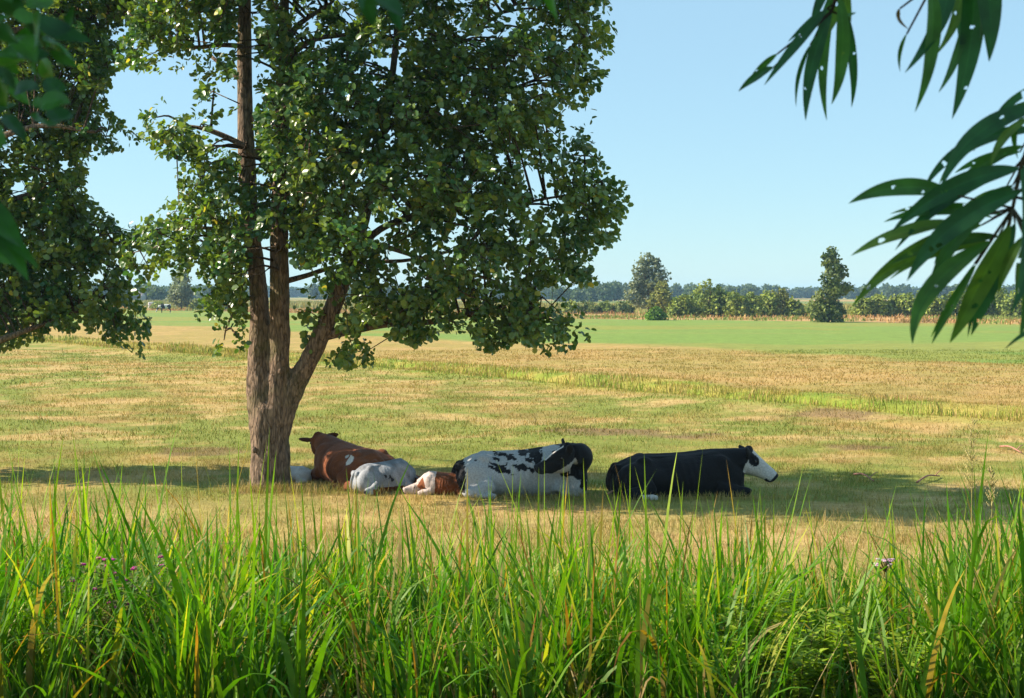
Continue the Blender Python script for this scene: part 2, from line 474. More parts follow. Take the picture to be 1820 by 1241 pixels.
def make_ditch_growth():
    acc = Acc()
    n = 46000
    seg = DITCH
    s = np.concatenate([[0], np.cumsum(np.linalg.norm(np.diff(seg, axis=0), axis=1))])
    t = s[-1] * (0.22 + 0.78 * rng.random(n) ** 0.8)
    x = np.interp(t, s, seg[:, 0]); y = np.interp(t, s, seg[:, 1])
    off = rng.normal(0, 1.25, n)
    x = x + off * 0.75; y = y + off * 0.66
    k = (np.abs(x) < 0.42 * y + 2) & (rng.random(n) < 0.1 + 1.2 * sstep(0.40, 0.62, fbm(x, y, 1.6, 81, 3)))
    x, y, off = x[k], y[k], off[k]; n = len(x)
    z = gz(x, y)
    nz = vnoise(x, y, 1.7, 83)
    c = mix(LUSH * 1.05, REEDY, sstep(0.45, 0.7, nz)); c = mix(c, STRAW, 0.8 * (rng.random(n) < 0.2 + .4 * sstep(.5, .65, fbm(x, y, 2.2, 87, 2)))); c = c * rng.uniform(0.6, 1.3, (n, 1))
    big = np.where(vnoise(x, y, 0.9, 85) > 0.80, 1.6, 1.0)
    h = rng.uniform(0.14, 0.42, n) * (0.55 + 0.9 * nz) * big * np.exp(-(off / 2.3) ** 2)
    V, P, C = ribbons(np.stack([x, y, z], -1), rng.uniform(0, 6.28, n), h, rng.uniform(0, 0.3, n), rng.uniform(0, 0.9, n), 1.3,
                      rng.uniform(0.012, 0.03, n) * (y / 40), 2, c, c, rng.uniform(-0.6, 0.6, n))
    acc.add(V, P, C)
    tag(acc.build('ditch_reeds', M_grass, smooth=False), 'yellow-green reedy growth along the shallow ditch across the meadow', 'reeds', kind='stuff')


make_ditch_growth()


def make_dry_strip():
    """straw coloured tall grass at the far edge of the green field, and low green sedge before it"""
    acc = Acc()
    n = 34000
    y = rng.uniform(0, 1, n); x = rng.uniform(-100, 85, n); y = bank_edge(x) + 48 * y
    k = fbm(x, y, 6.0, 91, 3) > 0.44
    x, y = x[k], y[k]; n = len(x)
    c = mix(STRAW, RUST, rng.random(n)); c = mix(c, GREEN * 1.0, 0.9 * (fbm(x, y, 8.0, 95, 2) > 0.52)) * rng.uniform(0.7, 1.2, (n, 1))
    V, P, C = ribbons(np.stack([x, y, gz(x, y)], -1), rng.uniform(0, 6.28, n), rng.uniform(0.12, 0.55, n) * np.where(rng.random(n) < .06, 1.7, 1), rng.uniform(0, 0.5, n),
                      rng.uniform(0, 0.9, n), 1.2, rng.uniform(0.08, 0.2, n), 2, c, c, rng.uniform(-0.6, 0.6, n))
    acc.add(V, P, C)
    tag(acc.build('dry_field_grass', M_grass, smooth=False), 'tall straw coloured grass along the far edge of the green field', 'dry grass', kind='stuff')


make_dry_strip()


# ------------------------------------------------------------------ leaves
LEAF_ROUND = np.array([(0, 0, 0), (0.34, -0.40, 0.10), (0.80, -0.33, 0.06), (1, 0, -0.04), (0.80, 0.33, 0.06), (0.34, 0.40, 0.10)])
LEAF_LONG = np.array([(0, 0, 0), (0.30, -0.15, 0.04), (0.68, -0.12, 0.02), (1, 0, -0.10), (0.68, 0.12, 0.02), (0.30, 0.15, 0.04)])


def leaves(P, D, Nn, size, col, shape=LEAF_ROUND):
    n = len(P)
    D = unit(D); S = unit(np.cross(Nn, D)); W = np.cross(D, S)
    T = shape
    V = P[:, None] + size[:, None, None] * (T[None, :, 0, None] * D[:, None] + T[None, :, 1, None] * S[:, None] + T[None, :, 2, None] * W[:, None])
    Q = (np.arange(n)[:, None, None] * 6 + np.array([[0, 1, 2, 3], [0, 3, 4, 5]])[None]).reshape(-1, 4)
    return V.reshape(-1, 3), [Q], np.repeat(col[:, None], 6, 1).reshape(-1, 3)


def inpoly(px, py, poly):
    poly = np.asarray(poly, float); r = np.zeros(px.shape, bool); j = len(poly) - 1
    for i in range(len(poly)):
        xi, yi = poly[i]; xj, yj = poly[j]
        with np.errstate(divide='ignore', invalid='ignore'):
            c = ((yi > py) != (yj > py)) & (px < (xj - xi) * (py - yi) / (yj - yi + 1e-12) + xi)
        r ^= c; j = i
    return r


def edge_dist(px, py, poly):
    poly = np.asarray(poly, float); best = np.full(px.shape, 1e9)
    for a, b in zip(poly, np.roll(poly, -1, 0)):
        ab = b - a; t = np.clip(((px - a[0]) * ab[0] + (py - a[1]) * ab[1]) / (ab @ ab + 1e-9), 0, 1)
        best = np.minimum(best, np.hypot(px - a[0] - t * ab[0], py - a[1] - t * ab[1]))
    return best


def crown_sprays(C, rad, outward, n_sp, n_lf, size, base_cols, keep=None, twigs=None, droop=0.35):
    """leafy sprays round clump centres C; returns leaf arrays"""
    c = len(C)
    sd = unit(rng.normal(size=(c, n_sp, 3)) * np.array([1, 1, 0.6]) + 0.7 * outward[:, None] + np.array([0, 0, -0.15]))
    st = C[:, None] + rng.normal(size=(c, n_sp, 3)) * (rad * 0.45)[:, None, None]
    ln = rad[:, None] * rng.uniform(0.5, 1.15, (c, n_sp))
    t = (np.arange(n_lf) + 0.5) / n_lf
    t = np.clip(t[None, None] + rng.uniform(-0.04, 0.04, (c, n_sp, n_lf)), 0.02, 1)
    P = st[:, :, None] + sd[:, :, None] * (ln[..., None] * t)[..., None]
    P[..., 2] -= droop * ln[..., None] * t ** 2
    P = P + rng.normal(size=P.shape) * 0.035
    lat = unit(np.cross(sd, rng.normal(size=sd.shape)))
    side = np.where(np.arange(n_lf) % 2 == 0, 1.0, -1.0)
    D = sd[:, :, None] * 0.6 + lat[:, :, None] * side[None, None, :, None] + rng.normal(size=P.shape) * 0.35 + np.array([0, 0, -0.25])
    Nn = np.array([0, 0, 1.0]) * 0.8 + outward[:, None, None] * 0.5 + rng.normal(size=P.shape) * 0.55
    tone = rng.random((c, 1, 1)) * 0.6 + rng.random((c, n_sp, 1)) * 0.4
    tone = tone + rng.normal(size=P.shape[:3]) * 0.14
    col = mix(base_cols[0], base_cols[1], np.clip(tone, 0, 1))
    yl = rng.random(P.shape[:3])
    col = np.where((yl < 0.016)[..., None], np.asarray(base_cols[2]), col)
    sz = size * rng.uniform(0.65, 1.25, P.shape[:3])
    P, D, Nn, sz, col = P.reshape(-1, 3), D.reshape(-1, 3), Nn.reshape(-1, 3), sz.reshape(-1), col.reshape(-1, 3)
    if keep is not None:
        k = keep(P); P, D, Nn, sz, col = P[k], D[k], Nn[k], sz[k], col[k]
    if twigs is not None:
        for i in range(c):
            for j in range(min(n_sp, 3)):
                a = C[i]; b = st[i, j] + sd[i, j] * ln[i, j] * 0.5; e = st[i, j] + sd[i, j] * ln[i, j]; e = e - [0, 0, droop * ln[i, j]]
                if keep is not None and not keep(np.array([b, e])).all(): continue
                twigs.add(*tube(np.array([a, b, e]), [0.012, 0.007, 0.003], 3, cap=False))
    return P, D, Nn, sz, col


ALDER = [(0.032, 0.110, 0.030), (0.175, 0.240, 0.040), (0.38, 0.34, 0.06)]


def limb(acc, pts, n=6, seg=10, bump=0.10, seed=0):
    """pts: (x, y, z, radius)"""
    P = catmull([p[:3] for p in pts], n)
    r = np.interp(np.linspace(0, len(pts) - 1, len(P)), np.arange(len(pts)), [p[3] for p in pts])
    V, polys = tube(P, r, seg, bump, seed)
    acc.add(V, polys)
    return P


def crosses(a, c, holes):
    px, py = proj(a + (c - a) * np.linspace(.15, 1, 12)[:, None])
    return any((((px - hx) / w_) ** 2 + ((py - hy) / h_) ** 2 < 1).any() for hx, hy, w_, h_ in holes)


def pxl(px, py, d, wpx):
    p = at(px, py, d); return (p[0], p[1], p[2], wpx / F * d / 2)


def trunk_mesh(solid, limbs, root):
    """melt bole and stems into one surface, roughen it with bark ridges, add the limbs"""
    V, P, _ = solid.out()
    tmp = build('tmp_trunk', V, P, M_bark)
    m = tmp.modifiers.new('r', 'REMESH'); m.mode = 'VOXEL'; m.voxel_size = 0.022
    m = tmp.modifiers.new('s', 'SMOOTH'); m.factor = 0.5; m.iterations = 4
    me = bpy.data.meshes.new_from_object(tmp.evaluated_get(bpy.context.evaluated_depsgraph_get()))
    bpy.data.objects.remove(tmp)
    n = len(me.vertices)
    co = np.empty(n * 3, np.float32); me.vertices.foreach_get('co', co); co = co.reshape(-1, 3).astype(float)
    nr = np.empty(n * 3, np.float32); me.vertices.foreach_get('normal', nr); nr = nr.reshape(-1, 3)
    a = np.arctan2(co[:, 1] - root.location[1], co[:, 0] - root.location[0])
    u = co[:, 0] * 1.0 + co[:, 1] * .8
    rid = np.abs(fbm(u, co[:, 2] * .28, .085, 3, 3) - .5) * 2
    low = np.clip(1.35 - co[:, 2] / 4.5, .25, 1)
    co = co + nr * (low * (.030 * rid - .012 + .03 * (fbm(u, co[:, 2] * .6, .5, 8, 3) - .5)))[:, None]
    me.vertices.foreach_set('co', co.astype(np.float32).ravel())
    faces = [tuple(p.vertices) for p in me.polygons]
    q = np.array([f for f in faces if len(f) == 4]); t = np.array([f for f in faces if len(f) == 3])
    limbs.add(co, [p for p in (q, t) if len(p)])
    bpy.data.meshes.remove(me)
    limbs.build('trunk', M_bark, root)


def make_alder():
    d0 = 22.05
    root = thing('alder_tree', (float(at(480, 868, d0)[0]), d0, 0.0), 'tall leafy alder with a forked trunk beside the brown cow', 'tree')
    acc = Acc(); nodes = []
    # bole with root flare, then three stems
    b = [pxl(481, 884, d0, 112), pxl(481, 872, d0, 92), pxl(480, 850, d0, 76), pxl(480, 800, d0, 71), pxl(480, 750, d0, 72), pxl(482, 725, d0, 70), pxl(482, 700, d0, 40), pxl(482, 685, d0, 8)]
    limb(acc, b, 6, 28, 0.16, 1)
    L = limb(acc, [pxl(466, 760, d0 - .02, 46), pxl(461, 700, d0 - .03, 48), pxl(460, 640, d0 - .02, 42), pxl(461, 570, d0, 36), pxl(458, 500, d0 + .05, 32), pxl(446, 410, d0 + .1, 30),
                   pxl(439, 300, d0 + .15, 31), pxl(436, 180, d0 + .2, 28), pxl(435, 60, d0 + .2, 25), pxl(438, -80, d0 + .2, 20), pxl(450, -220, d0 + .2, 12), pxl(465, -340, d0 + .2, 5)], 6, 16, 0.14, 3)
    nodes.append(L)
    Mi = limb(acc, [pxl(490, 750, d0 - .06, 50), pxl(492, 690, d0 - .08, 46), pxl(496, 630, d0 - .1, 40), pxl(497, 540, d0 - .15, 37), pxl(497, 450, d0 - .2, 35), pxl(497, 340, d0 - .2, 28),
                    pxl(498, 240, d0 - .2, 24), pxl(505, 130, d0 - .15, 22), pxl(505, 20, d0 - .1, 18), pxl(515, -120, d0, 14), pxl(540, -280, d0, 6)], 6, 16, 0.13, 5)
    nodes.append(Mi)
    Ri = limb(acc, [pxl(496, 770, d0 - .03, 40), pxl(508, 722, d0 - .04, 42), pxl(527, 680, d0 - .06, 39), pxl(553, 632, d0 - .1, 34), pxl(580, 575, d0 - .15, 33), pxl(602, 520, d0 - .2, 31), pxl(618, 478, d0 - .2, 26), pxl(634, 430, d0 - .2, 22),
                    pxl(650, 380, d0 - .15, 20), pxl(668, 300, d0 - .1, 17), pxl(690, 190, d0, 14), pxl(705, 60, d0, 12), pxl(715, -120, d0, 8), pxl(720, -260, d0, 4)], 6, 16, 0.14, 7)
    nodes.append(Ri)
    solid = acc; acc = Acc()
    side = [
        [pxl(575, 596, d0 - .1, 20), pxl(620, 588, d0 - .25, 15), pxl(690, 576, d0 - .3, 12), pxl(770, 572, d0 - .35, 10), pxl(850, 556, d0 - .4, 8), pxl(940, 560, d0 - .4, 5), pxl(1010, 575, d0 - .4, 3)],
        [pxl(508, 500, d0 - .15, 11), pxl(545, 490, d0 - .05, 9), pxl(590, 476, d0 + .1, 8), pxl(660, 466, d0 + .2, 8), pxl(730, 462, d0 + .3, 6), pxl(830, 440, d0 + .4, 4)],
        [pxl(478, 292, d0 - .1, 13), pxl(430, 258, d0 - .25, 11), pxl(375, 233, d0 - .3, 9), pxl(325, 222, d0 - .3, 4)],
        [pxl(432, 82, d0 + .1, 9), pxl(390, 80, d0 - .1, 8), pxl(345, 84, d0 - .2, 7), pxl(290, 70, d0 - .2, 4)],
        [pxl(437, 150, d0 + .1, 9), pxl(405, 125, d0 + .2, 8), pxl(375, 100, d0 + .3, 6)],
        [pxl(512, 110, d0 - .15, 14), pxl(528, 88, d0 - .3, 12), pxl(565, 68, d0 - .4, 10), pxl(612, 62, d0 - .5, 7), pxl(690, 40, d0 - .5, 4)],
        [pxl(508, 80, d0 - .15, 13), pxl(525, 50, d0 - .3, 11), pxl(550, 30, d0 - .4, 8), pxl(590, 5, d0 - .4, 5)],
        [pxl(500, 230, d0 - .1, 10), pxl(475, 225, d0 + .1, 9), pxl(455, 245, d0 + .2, 6)],
        [pxl(636, 440, d0 - .1, 14), pxl(690, 400, d0 - .3, 12), pxl(780, 375, d0 - .5, 10), pxl(880, 370, d0 - .5, 7), pxl(990, 350, d0 - .5, 4), pxl(1070, 345, d0 - .5, 2)],
        [pxl(664, 310, d0, 13), pxl(730, 250, d0 + .2, 11), pxl(820, 200, d0 + .3, 8), pxl(930, 150, d0 + .3, 5), pxl(1040, 110, d0 + .3, 3)],
        [pxl(690, 180, d0, 11), pxl(760, 110, d0 - .3, 9), pxl(850, 50, d0 - .5, 7), pxl(960, -20, d0 - .5, 4)],
        [pxl(448, 430, d0 + .1, 10), pxl(410, 410, d0 - .2, 8), pxl(330, 405, d0 - .3, 6), pxl(250, 412, d0 - .3, 4)],
        [pxl(459, 520, d0, 8), pxl(430, 540, d0 - .2, 6), pxl(405, 575, d0 - .3, 4), pxl(398, 605, d0 - .3, 2)],
        [pxl(440, 330, d0 + .1, 10), pxl(390, 350, d0 + .4, 8), pxl(340, 370, d0 + .6, 5)],
        [pxl(632, 430, d0 - .1, 11), pxl(690, 440, d0 + .5, 9), pxl(780, 470, d0 + .9, 6), pxl(880, 500, d0 + 1.1, 4)],
        [pxl(438, -60, d0, 12), pxl(360, -130, d0 - .4, 8), pxl(280, -180, d0 - .5, 4)],
        [pxl(704, 0, d0, 10), pxl(800, -90, d0 + .4, 7), pxl(930, -150, d0 + .5, 4)],
    ]
    for i, s in enumerate(side):
        nodes.append(limb(acc, s, 5, 8, 0.12, 20 + i))
    # knots and a broken stub
    for (px, py, w) in ((452, 800, 9), (498, 660, 8), (602, 512, 12)):
        acc.add(*ellipsoid(at(px, py, d0 - .28), np.array([w, w, w * 1.3]) / F * d0 * 0.5))
    poly = [(200, -10), (235, 60), (190, 110), (330, 130), (345, 160), (258, 190), (255, 240), (305, 300), (312, 340), (240, 385), (215, 420), (240, 520), (300, 490), (355, 520), (352, 560),
            (395, 560), (385, 625), (440, 615), (452, 540), (520, 545), (530, 600), (585, 645), (655, 645), (670, 592), (740, 605), (800, 575), (850, 612), (880, 622), (920, 595), (985, 628), (1048, 592),
            (1030, 550), (985, 530), (1005, 500), (1052, 500), (1042, 452), (1092, 420), (1112, 370), (1107, 330), (1068, 285), (1052, 240), (1036, 170), (1068, 140), (1088, 60), (1075, -10), (1040, -150), (950, -300), (750, -390), (500, -350), (300, -200)]
    holes = [(224, 160, 34, 46), (306, 156, 52, 27), (230, 318, 82, 60), (402, 225, 24, 24), (348, 478, 14, 22), (666, 402, 24, 24), (545, 482, 30, 16), (720, 455, 26, 16), (520, 520, 14, 60),
             (300, 520, 55, 26), (250, 452, 16, 20), (700, 120, 14, 12), (990, 520, 34, 16), (880, 250, 9, 9), (560, 110, 14, 9), (620, 30, 14, 9), (640, 300, 9, 9), (470, 25, 9, 20), (840, 330, 8, 9), (1020, 205, 22, 18), (1075, 260, 22, 30), (760, 500, 12, 8)]
    vis = [  # bark that shows: nothing in front of it
        ([(420, 5), (455, 5), (458, 60), (456, 88), (458, 240), (456, 330), (424, 330), (420, 100)], 0.0),
        ([(478, 190), (512, 190), (515, 300), (512, 330), (485, 330)], 0.6),
        ([(440, 430), (518, 400), (520, 700), (436, 700)], 0.0),
        ([(480, 330), (518, 330), (516, 420), (480, 420)], 0.55),
        ([(515, 700), (520, 650), (570, 570), (590, 500), (632, 500), (618, 560), (560, 680)], 0.05),
        ([(355, 222), (470, 272), (470, 300), (355, 245)], 0.1), ([(345, 74), (425, 70), (425, 92), (345, 94)], 0.1),
        ([(508, 100), (540, 62), (612, 52), (612, 75), (540, 92), (520, 115)], 0.15), ([(520, 30), (570, 15), (570, 40), (530, 62)], 0.2),
        ([(560, 600), (690, 572), (690, 592), (570, 615)], 0.15), ([(700, 562), (880, 552), (880, 580), (700, 585)], 0.5),
    ]

    def keep(P):
        px, py = proj(P)
        jx = px + 26 * (vnoise(px, py, 17, 3) - 0.5); jy = py + 26 * (vnoise(px, py, 17, 8) - 0.5)
        k = inpoly(jx, jy, poly) | (edge_dist(px, py, poly) < 6)
        for (hx, hy, a, b2) in holes:
            k &= ((jx - hx) / a) ** 2 + ((jy - hy) / b2) ** 2 > 1
        for pl, pr in vis:
            i = inpoly(px, py, pl) & (P[:, 1] < d0 + 0.3)
            k &= ~(i & (rng.random(len(P)) > pr))
        return k

    # clump centres: rejection sampling inside the crown
    Cc = []
    tries = 0
    while len(Cc) < 600 and tries < 60000:
        tries += 1
        px = rng.uniform(190, 1110); py = rng.uniform(-390, 640)
        q = np.array([px]), np.array([py])
        if not inpoly(*q, poly)[0]: continue
        e = edge_dist(*q, poly)[0]
        if e < 16: continue
        if any(((px - hx) / (a + 14)) ** 2 + ((py - hy) / (b2 + 12)) ** 2 < 1 for hx, hy, a, b2 in holes[:9]): continue
        half = 0.45 + 0.9 * min(1.0, e / 170)
        dd = d0 - 0.9 + rng.uniform(-1, 1) * half
        p = at(px, py, dd)
        if any(np.sum((p - c) ** 2) < 0.25 ** 2 for c in Cc): continue
        Cc.append(p)
    Cc = np.array(Cc)
    ctr = at(700, 200, d0 - .5)
    outw = unit((Cc - ctr) * np.array([1, 1.6, 0.9]))
    rad = rng.uniform(0.34, 0.56, len(Cc))
    tw = Acc()
    lv = crown_sprays(Cc, rad, outw, 7, 20, 0.094, ALDER, keep, tw)
    allnodes = np.concatenate(nodes)
    for c in Cc:
        dd = np.linalg.norm((allnodes - c) * np.array([1, 1, 1.2]), axis=1) + np.where(allnodes[:, 2] > c[2] + 0.2, 0.8, 0)
        a = allnodes[np.argmin(dd)]
        m = (a + c) / 2 + np.array([0, 0, 0.08])
        if crosses(a, c, holes): continue
        tw.add(*tube(catmull([a, m, c], 3), np.linspace(0.022, 0.009, 7), 4, cap=False))
    trunk_mesh(solid, acc, root)
    tw.build('branches', M_twig, root)
    V, P, C = leaves(*lv)
    build('crown', V - np.array(root.location), P, M_leaf, root, C, True)
    print('alder leaves', len(lv[0]), 'clumps', len(Cc))


make_alder()


def make_side_alder():
    d0 = 23.35
    bx = at(-250, 868, d0)[0]
    root = thing('alder_tree', (float(bx), d0, 0.0), 'leafy alder cut off by the left edge, only its low boughs showing', 'tree')
    acc = Acc(); nodes = []
    limb(acc, [pxl(-250, 875, d0, 110), pxl(-250, 840, d0, 80), pxl(-248, 700, d0, 66), pxl(-240, 500, d0, 58), pxl(-230, 300, d0, 46), pxl(-220, 50, d0, 34), pxl(-210, -250, d0, 14), pxl(-205, -380, d0, 4)], 6, 18, 0.15, 2)
    for i, s in enumerate([
        [pxl(-240, 560, d0, 30), pxl(-120, 640, d0 - .4, 22), pxl(-20, 612, d0 - .6, 15), pxl(40, 590, d0 - .4, 10), pxl(90, 572, d0 - .1, 6), pxl(140, 550, d0 + .1, 3)],
        [pxl(-236, 420, d0, 28), pxl(-100, 400, d0 + .3, 20), pxl(40, 350, d0 + .4, 12), pxl(140, 330, d0 + .4, 6)],
        [pxl(-232, 330, d0, 24), pxl(-90, 280, d0 - .5, 16), pxl(60, 225, d0 - .6, 9), pxl(170, 235, d0 - .6, 5)],
        [pxl(-225, 150, d0, 22), pxl(-80, 90, d0 + .3, 15), pxl(80, 40, d0 + .2, 9), pxl(220, 30, d0, 4)],
        [pxl(-220, 50, d0, 18), pxl(-60, -60, d0 - .3, 12), pxl(100, -120, d0 - .2, 6)],
        [pxl(-240, 480, d0, 22), pxl(-330, 470, d0, 14), pxl(-420, 450, d0, 6)],
        [pxl(-225, 180, d0, 20), pxl(-330, 120, d0, 12), pxl(-430, 80, d0, 5)],
        [pxl(-238, 450, d0, 20), pxl(-60, 470, d0 + .5, 14), pxl(90, 450, d0 + .5, 8), pxl(230, 430, d0 + .4, 4)]]):
        nodes.append(limb(acc, s, 5, 8, 0.12, 50 + i))
    poly = [(-470, 250), (-460, -150), (-300, -330), (-100, -400), (120, -330), (290, -150), (330, -20), (235, 60), (245, 105), (200, 125), (192, 205), (250, 245), (170, 275), (150, 315), (152, 350), (175, 372), (225, 395),
            (300, 395), (318, 420), (250, 440), (238, 480), (245, 540), (264, 570), (246, 632), (212, 605), (180, 592), (150, 560), (120, 590), (95, 572), (50, 605), (0, 618), (-60, 640), (-200, 640), (-380, 600), (-470, 450)]
    holes = [(224, 160, 32, 46), (230, 318, 80, 58), (35, 335, 26, 18), (250, 460, 18, 20), (120, 290, 12, 10), (75, 300, 10, 8), (170, 490, 14, 8)]

    def keep(P):
        px, py = proj(P)
        jx = px + 24 * (vnoise(px, py, 17, 13) - 0.5); jy = py + 24 * (vnoise(px, py, 17, 18) - 0.5)
        k = inpoly(jx, jy, poly) | (edge_dist(px, py, poly) < 5)
        for (hx, hy, a, b2) in holes:
            k &= ((jx - hx) / a) ** 2 + ((jy - hy) / b2) ** 2 > 1
        return k

    Cc = []; tries = 0
    while len(Cc) < 370 and tries < 60000:
        tries += 1
        px = rng.uniform(-470, 330); py = rng.uniform(-400, 640)
        q = np.array([px]), np.array([py])
        if not inpoly(*q, poly)[0]: continue
        e = edge_dist(*q, poly)[0]
        if e < 14 or (px < -110 and rng.random() < .45) or py < -70 or (px < -40 and py < 170 - .3 * px): continue
        if any(((px - hx) / (a + 12)) ** 2 + ((py - hy) / (b2 + 10)) ** 2 < 1 for hx, hy, a, b2 in holes[:2]): continue
        half = 0.40 + 0.85 * min(1.0, e / 170)
        p = at(px, py, d0 + 0.3 + rng.uniform(-1, 1) * half)
        if p[1] < 22.95 + .05 * max(0, p[0] + 8): continue
        if any(np.sum((p - c) ** 2) < 0.235 ** 2 for c in Cc): continue
        Cc.append(p)
    Cc = np.array(Cc)
    outw = unit((Cc - at(-120, 200, d0 + .3)) * np.array([1, 1.6, 0.9]))
    rad = rng.uniform(0.34, 0.54, len(Cc))
    tw = Acc()
    lv = crown_sprays(Cc, rad, outw, 7, 19, 0.100, ALDER, keep, tw)
    allnodes = np.concatenate(nodes)
    for c in Cc:
        dd = np.linalg.norm(allnodes - c, axis=1) + np.where(allnodes[:, 2] > c[2] + 0.2, 0.8, 0)
        a = allnodes[np.argmin(dd)]
        if crosses(a, c, holes): continue
        tw.add(*tube(catmull([a, (a + c) / 2 + [0, 0, .08], c], 3), np.linspace(0.022, 0.009, 7), 4, cap=False))
    acc.build('trunk', M_bark, root)
    tw.build('branches', M_twig, root)
    V, P, C = leaves(*lv)
    build('crown', V - np.array(root.location), P, M_leaf, root, C, True)
    print('side alder leaves', len(lv[0]))


make_side_alder()

# ------------------------------------------------------------------ cattle
BLACK = np.array((0.007, 0.007, 0.008)); WHITE = np.array((0.62, 0.585, 0.54)); BROWN = np.array((0.20, 0.062, 0.021)); PINK = np.array((0.40, 0.24, 0.19))
HEAD_LEN = 0.56


def cow_mesh(neck, poll, hdir, hup, extra=(), tail=True, ear=(0.0, 0.0), legs=True, hump=0.0, plump=1.0):
    """lying cow facing +X with its feet tucked; returns remeshed verts and polys in local space"""
    A = Acc()
    tor = [(-1.00, .27, .09, .06), (-.965, .37, .19, .0), (-.87, .49, .29, -.03), (-.72, .575, .37, -.05), (-.5, .62, .425, -.05), (-.2, .625, .465, -.05), (.15, .645, .465, -.05), (.42, .68, .41, -.05),
           (.62, .69, .35, -.04), (.80, .63, .29, .0), (.93, .53, .22, .05), (1.0, .44, .12, .12)]
    t = np.array(tor)
    A.add(*loft(np.stack([t[:, 0], 0 * t[:, 0], (t[:, 1] + t[:, 3]) / 2], -1), t[:, 2] * plump, (t[:, 1] - t[:, 3]) / 2, (0, 1, 0), (0, 0, 1), 2.0, 26))
    # spine ridge and hooks
    A.add(*tube(catmull([(-.92, 0, .42), (-.7, 0, .525), (-.45, 0, .572), (0, 0, .587), (.4, 0, .627), (.65, 0, .64)], 4), np.full(21, 0.062), 10))
    for s in (-1, 1):
        A.add(*ellipsoid((-.52, s * .25 * plump, .530), (.13, .095, .080)))
        A.add(*ellipsoid((-.91, s * .12, .41), (.09, .065, .08)))
        A.add(*ellipsoid((-.60, s * .27 * plump, .26), (.37, .20, .27)))
        A.add(*ellipsoid((.60, s * .215 * plump, .34), (.25, .135, .29)))
        if legs:
            A.add(*tube(catmull([(-.42, s * .44, .20), (-.62, s * .50, .13), (-.84, s * .50, .09), (-.62, s * .56, .06), (-.36, s * .58, .05)], 4), np.interp(np.arange(17), [0, 4, 8, 12, 16], [.12, .085, .065, .045, .05]), 10))
            A.add(*tube(catmull([(.55, s * .30, .18), (.80, s * .29, .12), (1.04, s * .27, .09), (.86, s * .31, .05), (.66, s * .33, .045)], 4), np.interp(np.arange(17), [0, 4, 8, 12, 16], [.11, .08, .065, .045, .05]), 10))
    if tail:
        A.add(*tube(catmull([(-.93, 0, .47), (-1.02, .02, .36), (-1.05, .06, .20), (-1.0, .16, .08), (-.92, .30, .04)], 4), np.interp(np.arange(17), [0, 8, 16], [.04, .028, .035]), 8))
    for c_, r_ in extra:
        A.add(*ellipsoid(c_, r_))
    # neck
    n = np.array(neck, float)
    P = catmull(n[:, :3], 5); rr = np.interp(np.linspace(0, len(n) - 1, len(P)), np.arange(len(n)), n[:, 3])
    A.add(*tube(P, rr, 16))
    # head
    poll = np.array(poll, float); hd = unit(np.array(hdir, float)); hu = np.array(hup, float); hu = unit(hu - hd * np.dot(hu, hd)); hs = np.cross(hu, hd)
    sec = [(-.05, .075, .075), (0.0, .105, .105), (.06, .12, .135), (.14, .132, .165), (.22, .122, .158), (.30, .100, .132), (.37, .088, .116), (.43, .086, .104), (.49, .092, .098), (.53, .084, .086), (.555, .055, .06)]
    s_ = np.array(sec) * 1.08
    C = poll + s_[:, :1] * hd - (s_[:, 2:3] - 0.02) * hu
    A.add(*loft(C, s_[:, 1], s_[:, 2], hs, hu, 2.3, 18))
    A.add(*ellipsoid(poll + 0.0 * hd - 0.01 * hu, (.06, .06, .05)))
    for s in (-1, 1):
        # ears stand out sideways behind the poll
        e0 = poll + .05 * hd - .085 * hu + hs * s * .11
        ed = unit(hs * s * 1.0 - hd * (0.25 + ear[0]) + hu * (0.10 + ear[1]))
        w = unit(np.cross(ed, hd)); w = unit(w * .45 + unit(np.cross(w, ed)) * .9)
        A.add(*loft(np.array([e0 - ed * .03, e0 + ed * .02, e0 + ed * .09, e0 + ed * .16, e0 + ed * .225, e0 + ed * .255]), [.035, .055, .078, .072, .045, .014], [.022, .022, .022, .02, .018, .012], unit(np.cross(w, ed)), w, 2, 10))
        # brow
        A.add(*ellipsoid(poll + .17 * hd - .055 * hu + hs * s * .112, (.04, .04, .035)))
    V, polys, _ = A.out()
    tmp = build('tmp_cow', V, polys, M_coat)
    r = tmp.modifiers.new('r', 'REMESH'); r.mode = 'VOXEL'; r.voxel_size = 0.0165
    sm = tmp.modifiers.new('s', 'SMOOTH'); sm.factor = 0.5; sm.iterations = 15
    dg = bpy.context.evaluated_depsgraph_get()
    me = bpy.data.meshes.new_from_object(tmp.evaluated_get(dg))
    old = tmp.data; bpy.data.objects.remove(tmp); bpy.data.meshes.remove(old)
    co = np.empty(len(me.vertices) * 3, np.float32); me.vertices.foreach_get('co', co)
    return me, co.reshape(-1, 3).astype(float), (poll, hd, hs, hu)


def noise3(V, s, o=0.0, n=3):
    return (fbm(V[:, 0], V[:, 2], s, o, n) + fbm(V[:, 1], V[:, 0] * 0.6 + V[:, 2], s, o + 5, n)) / 2


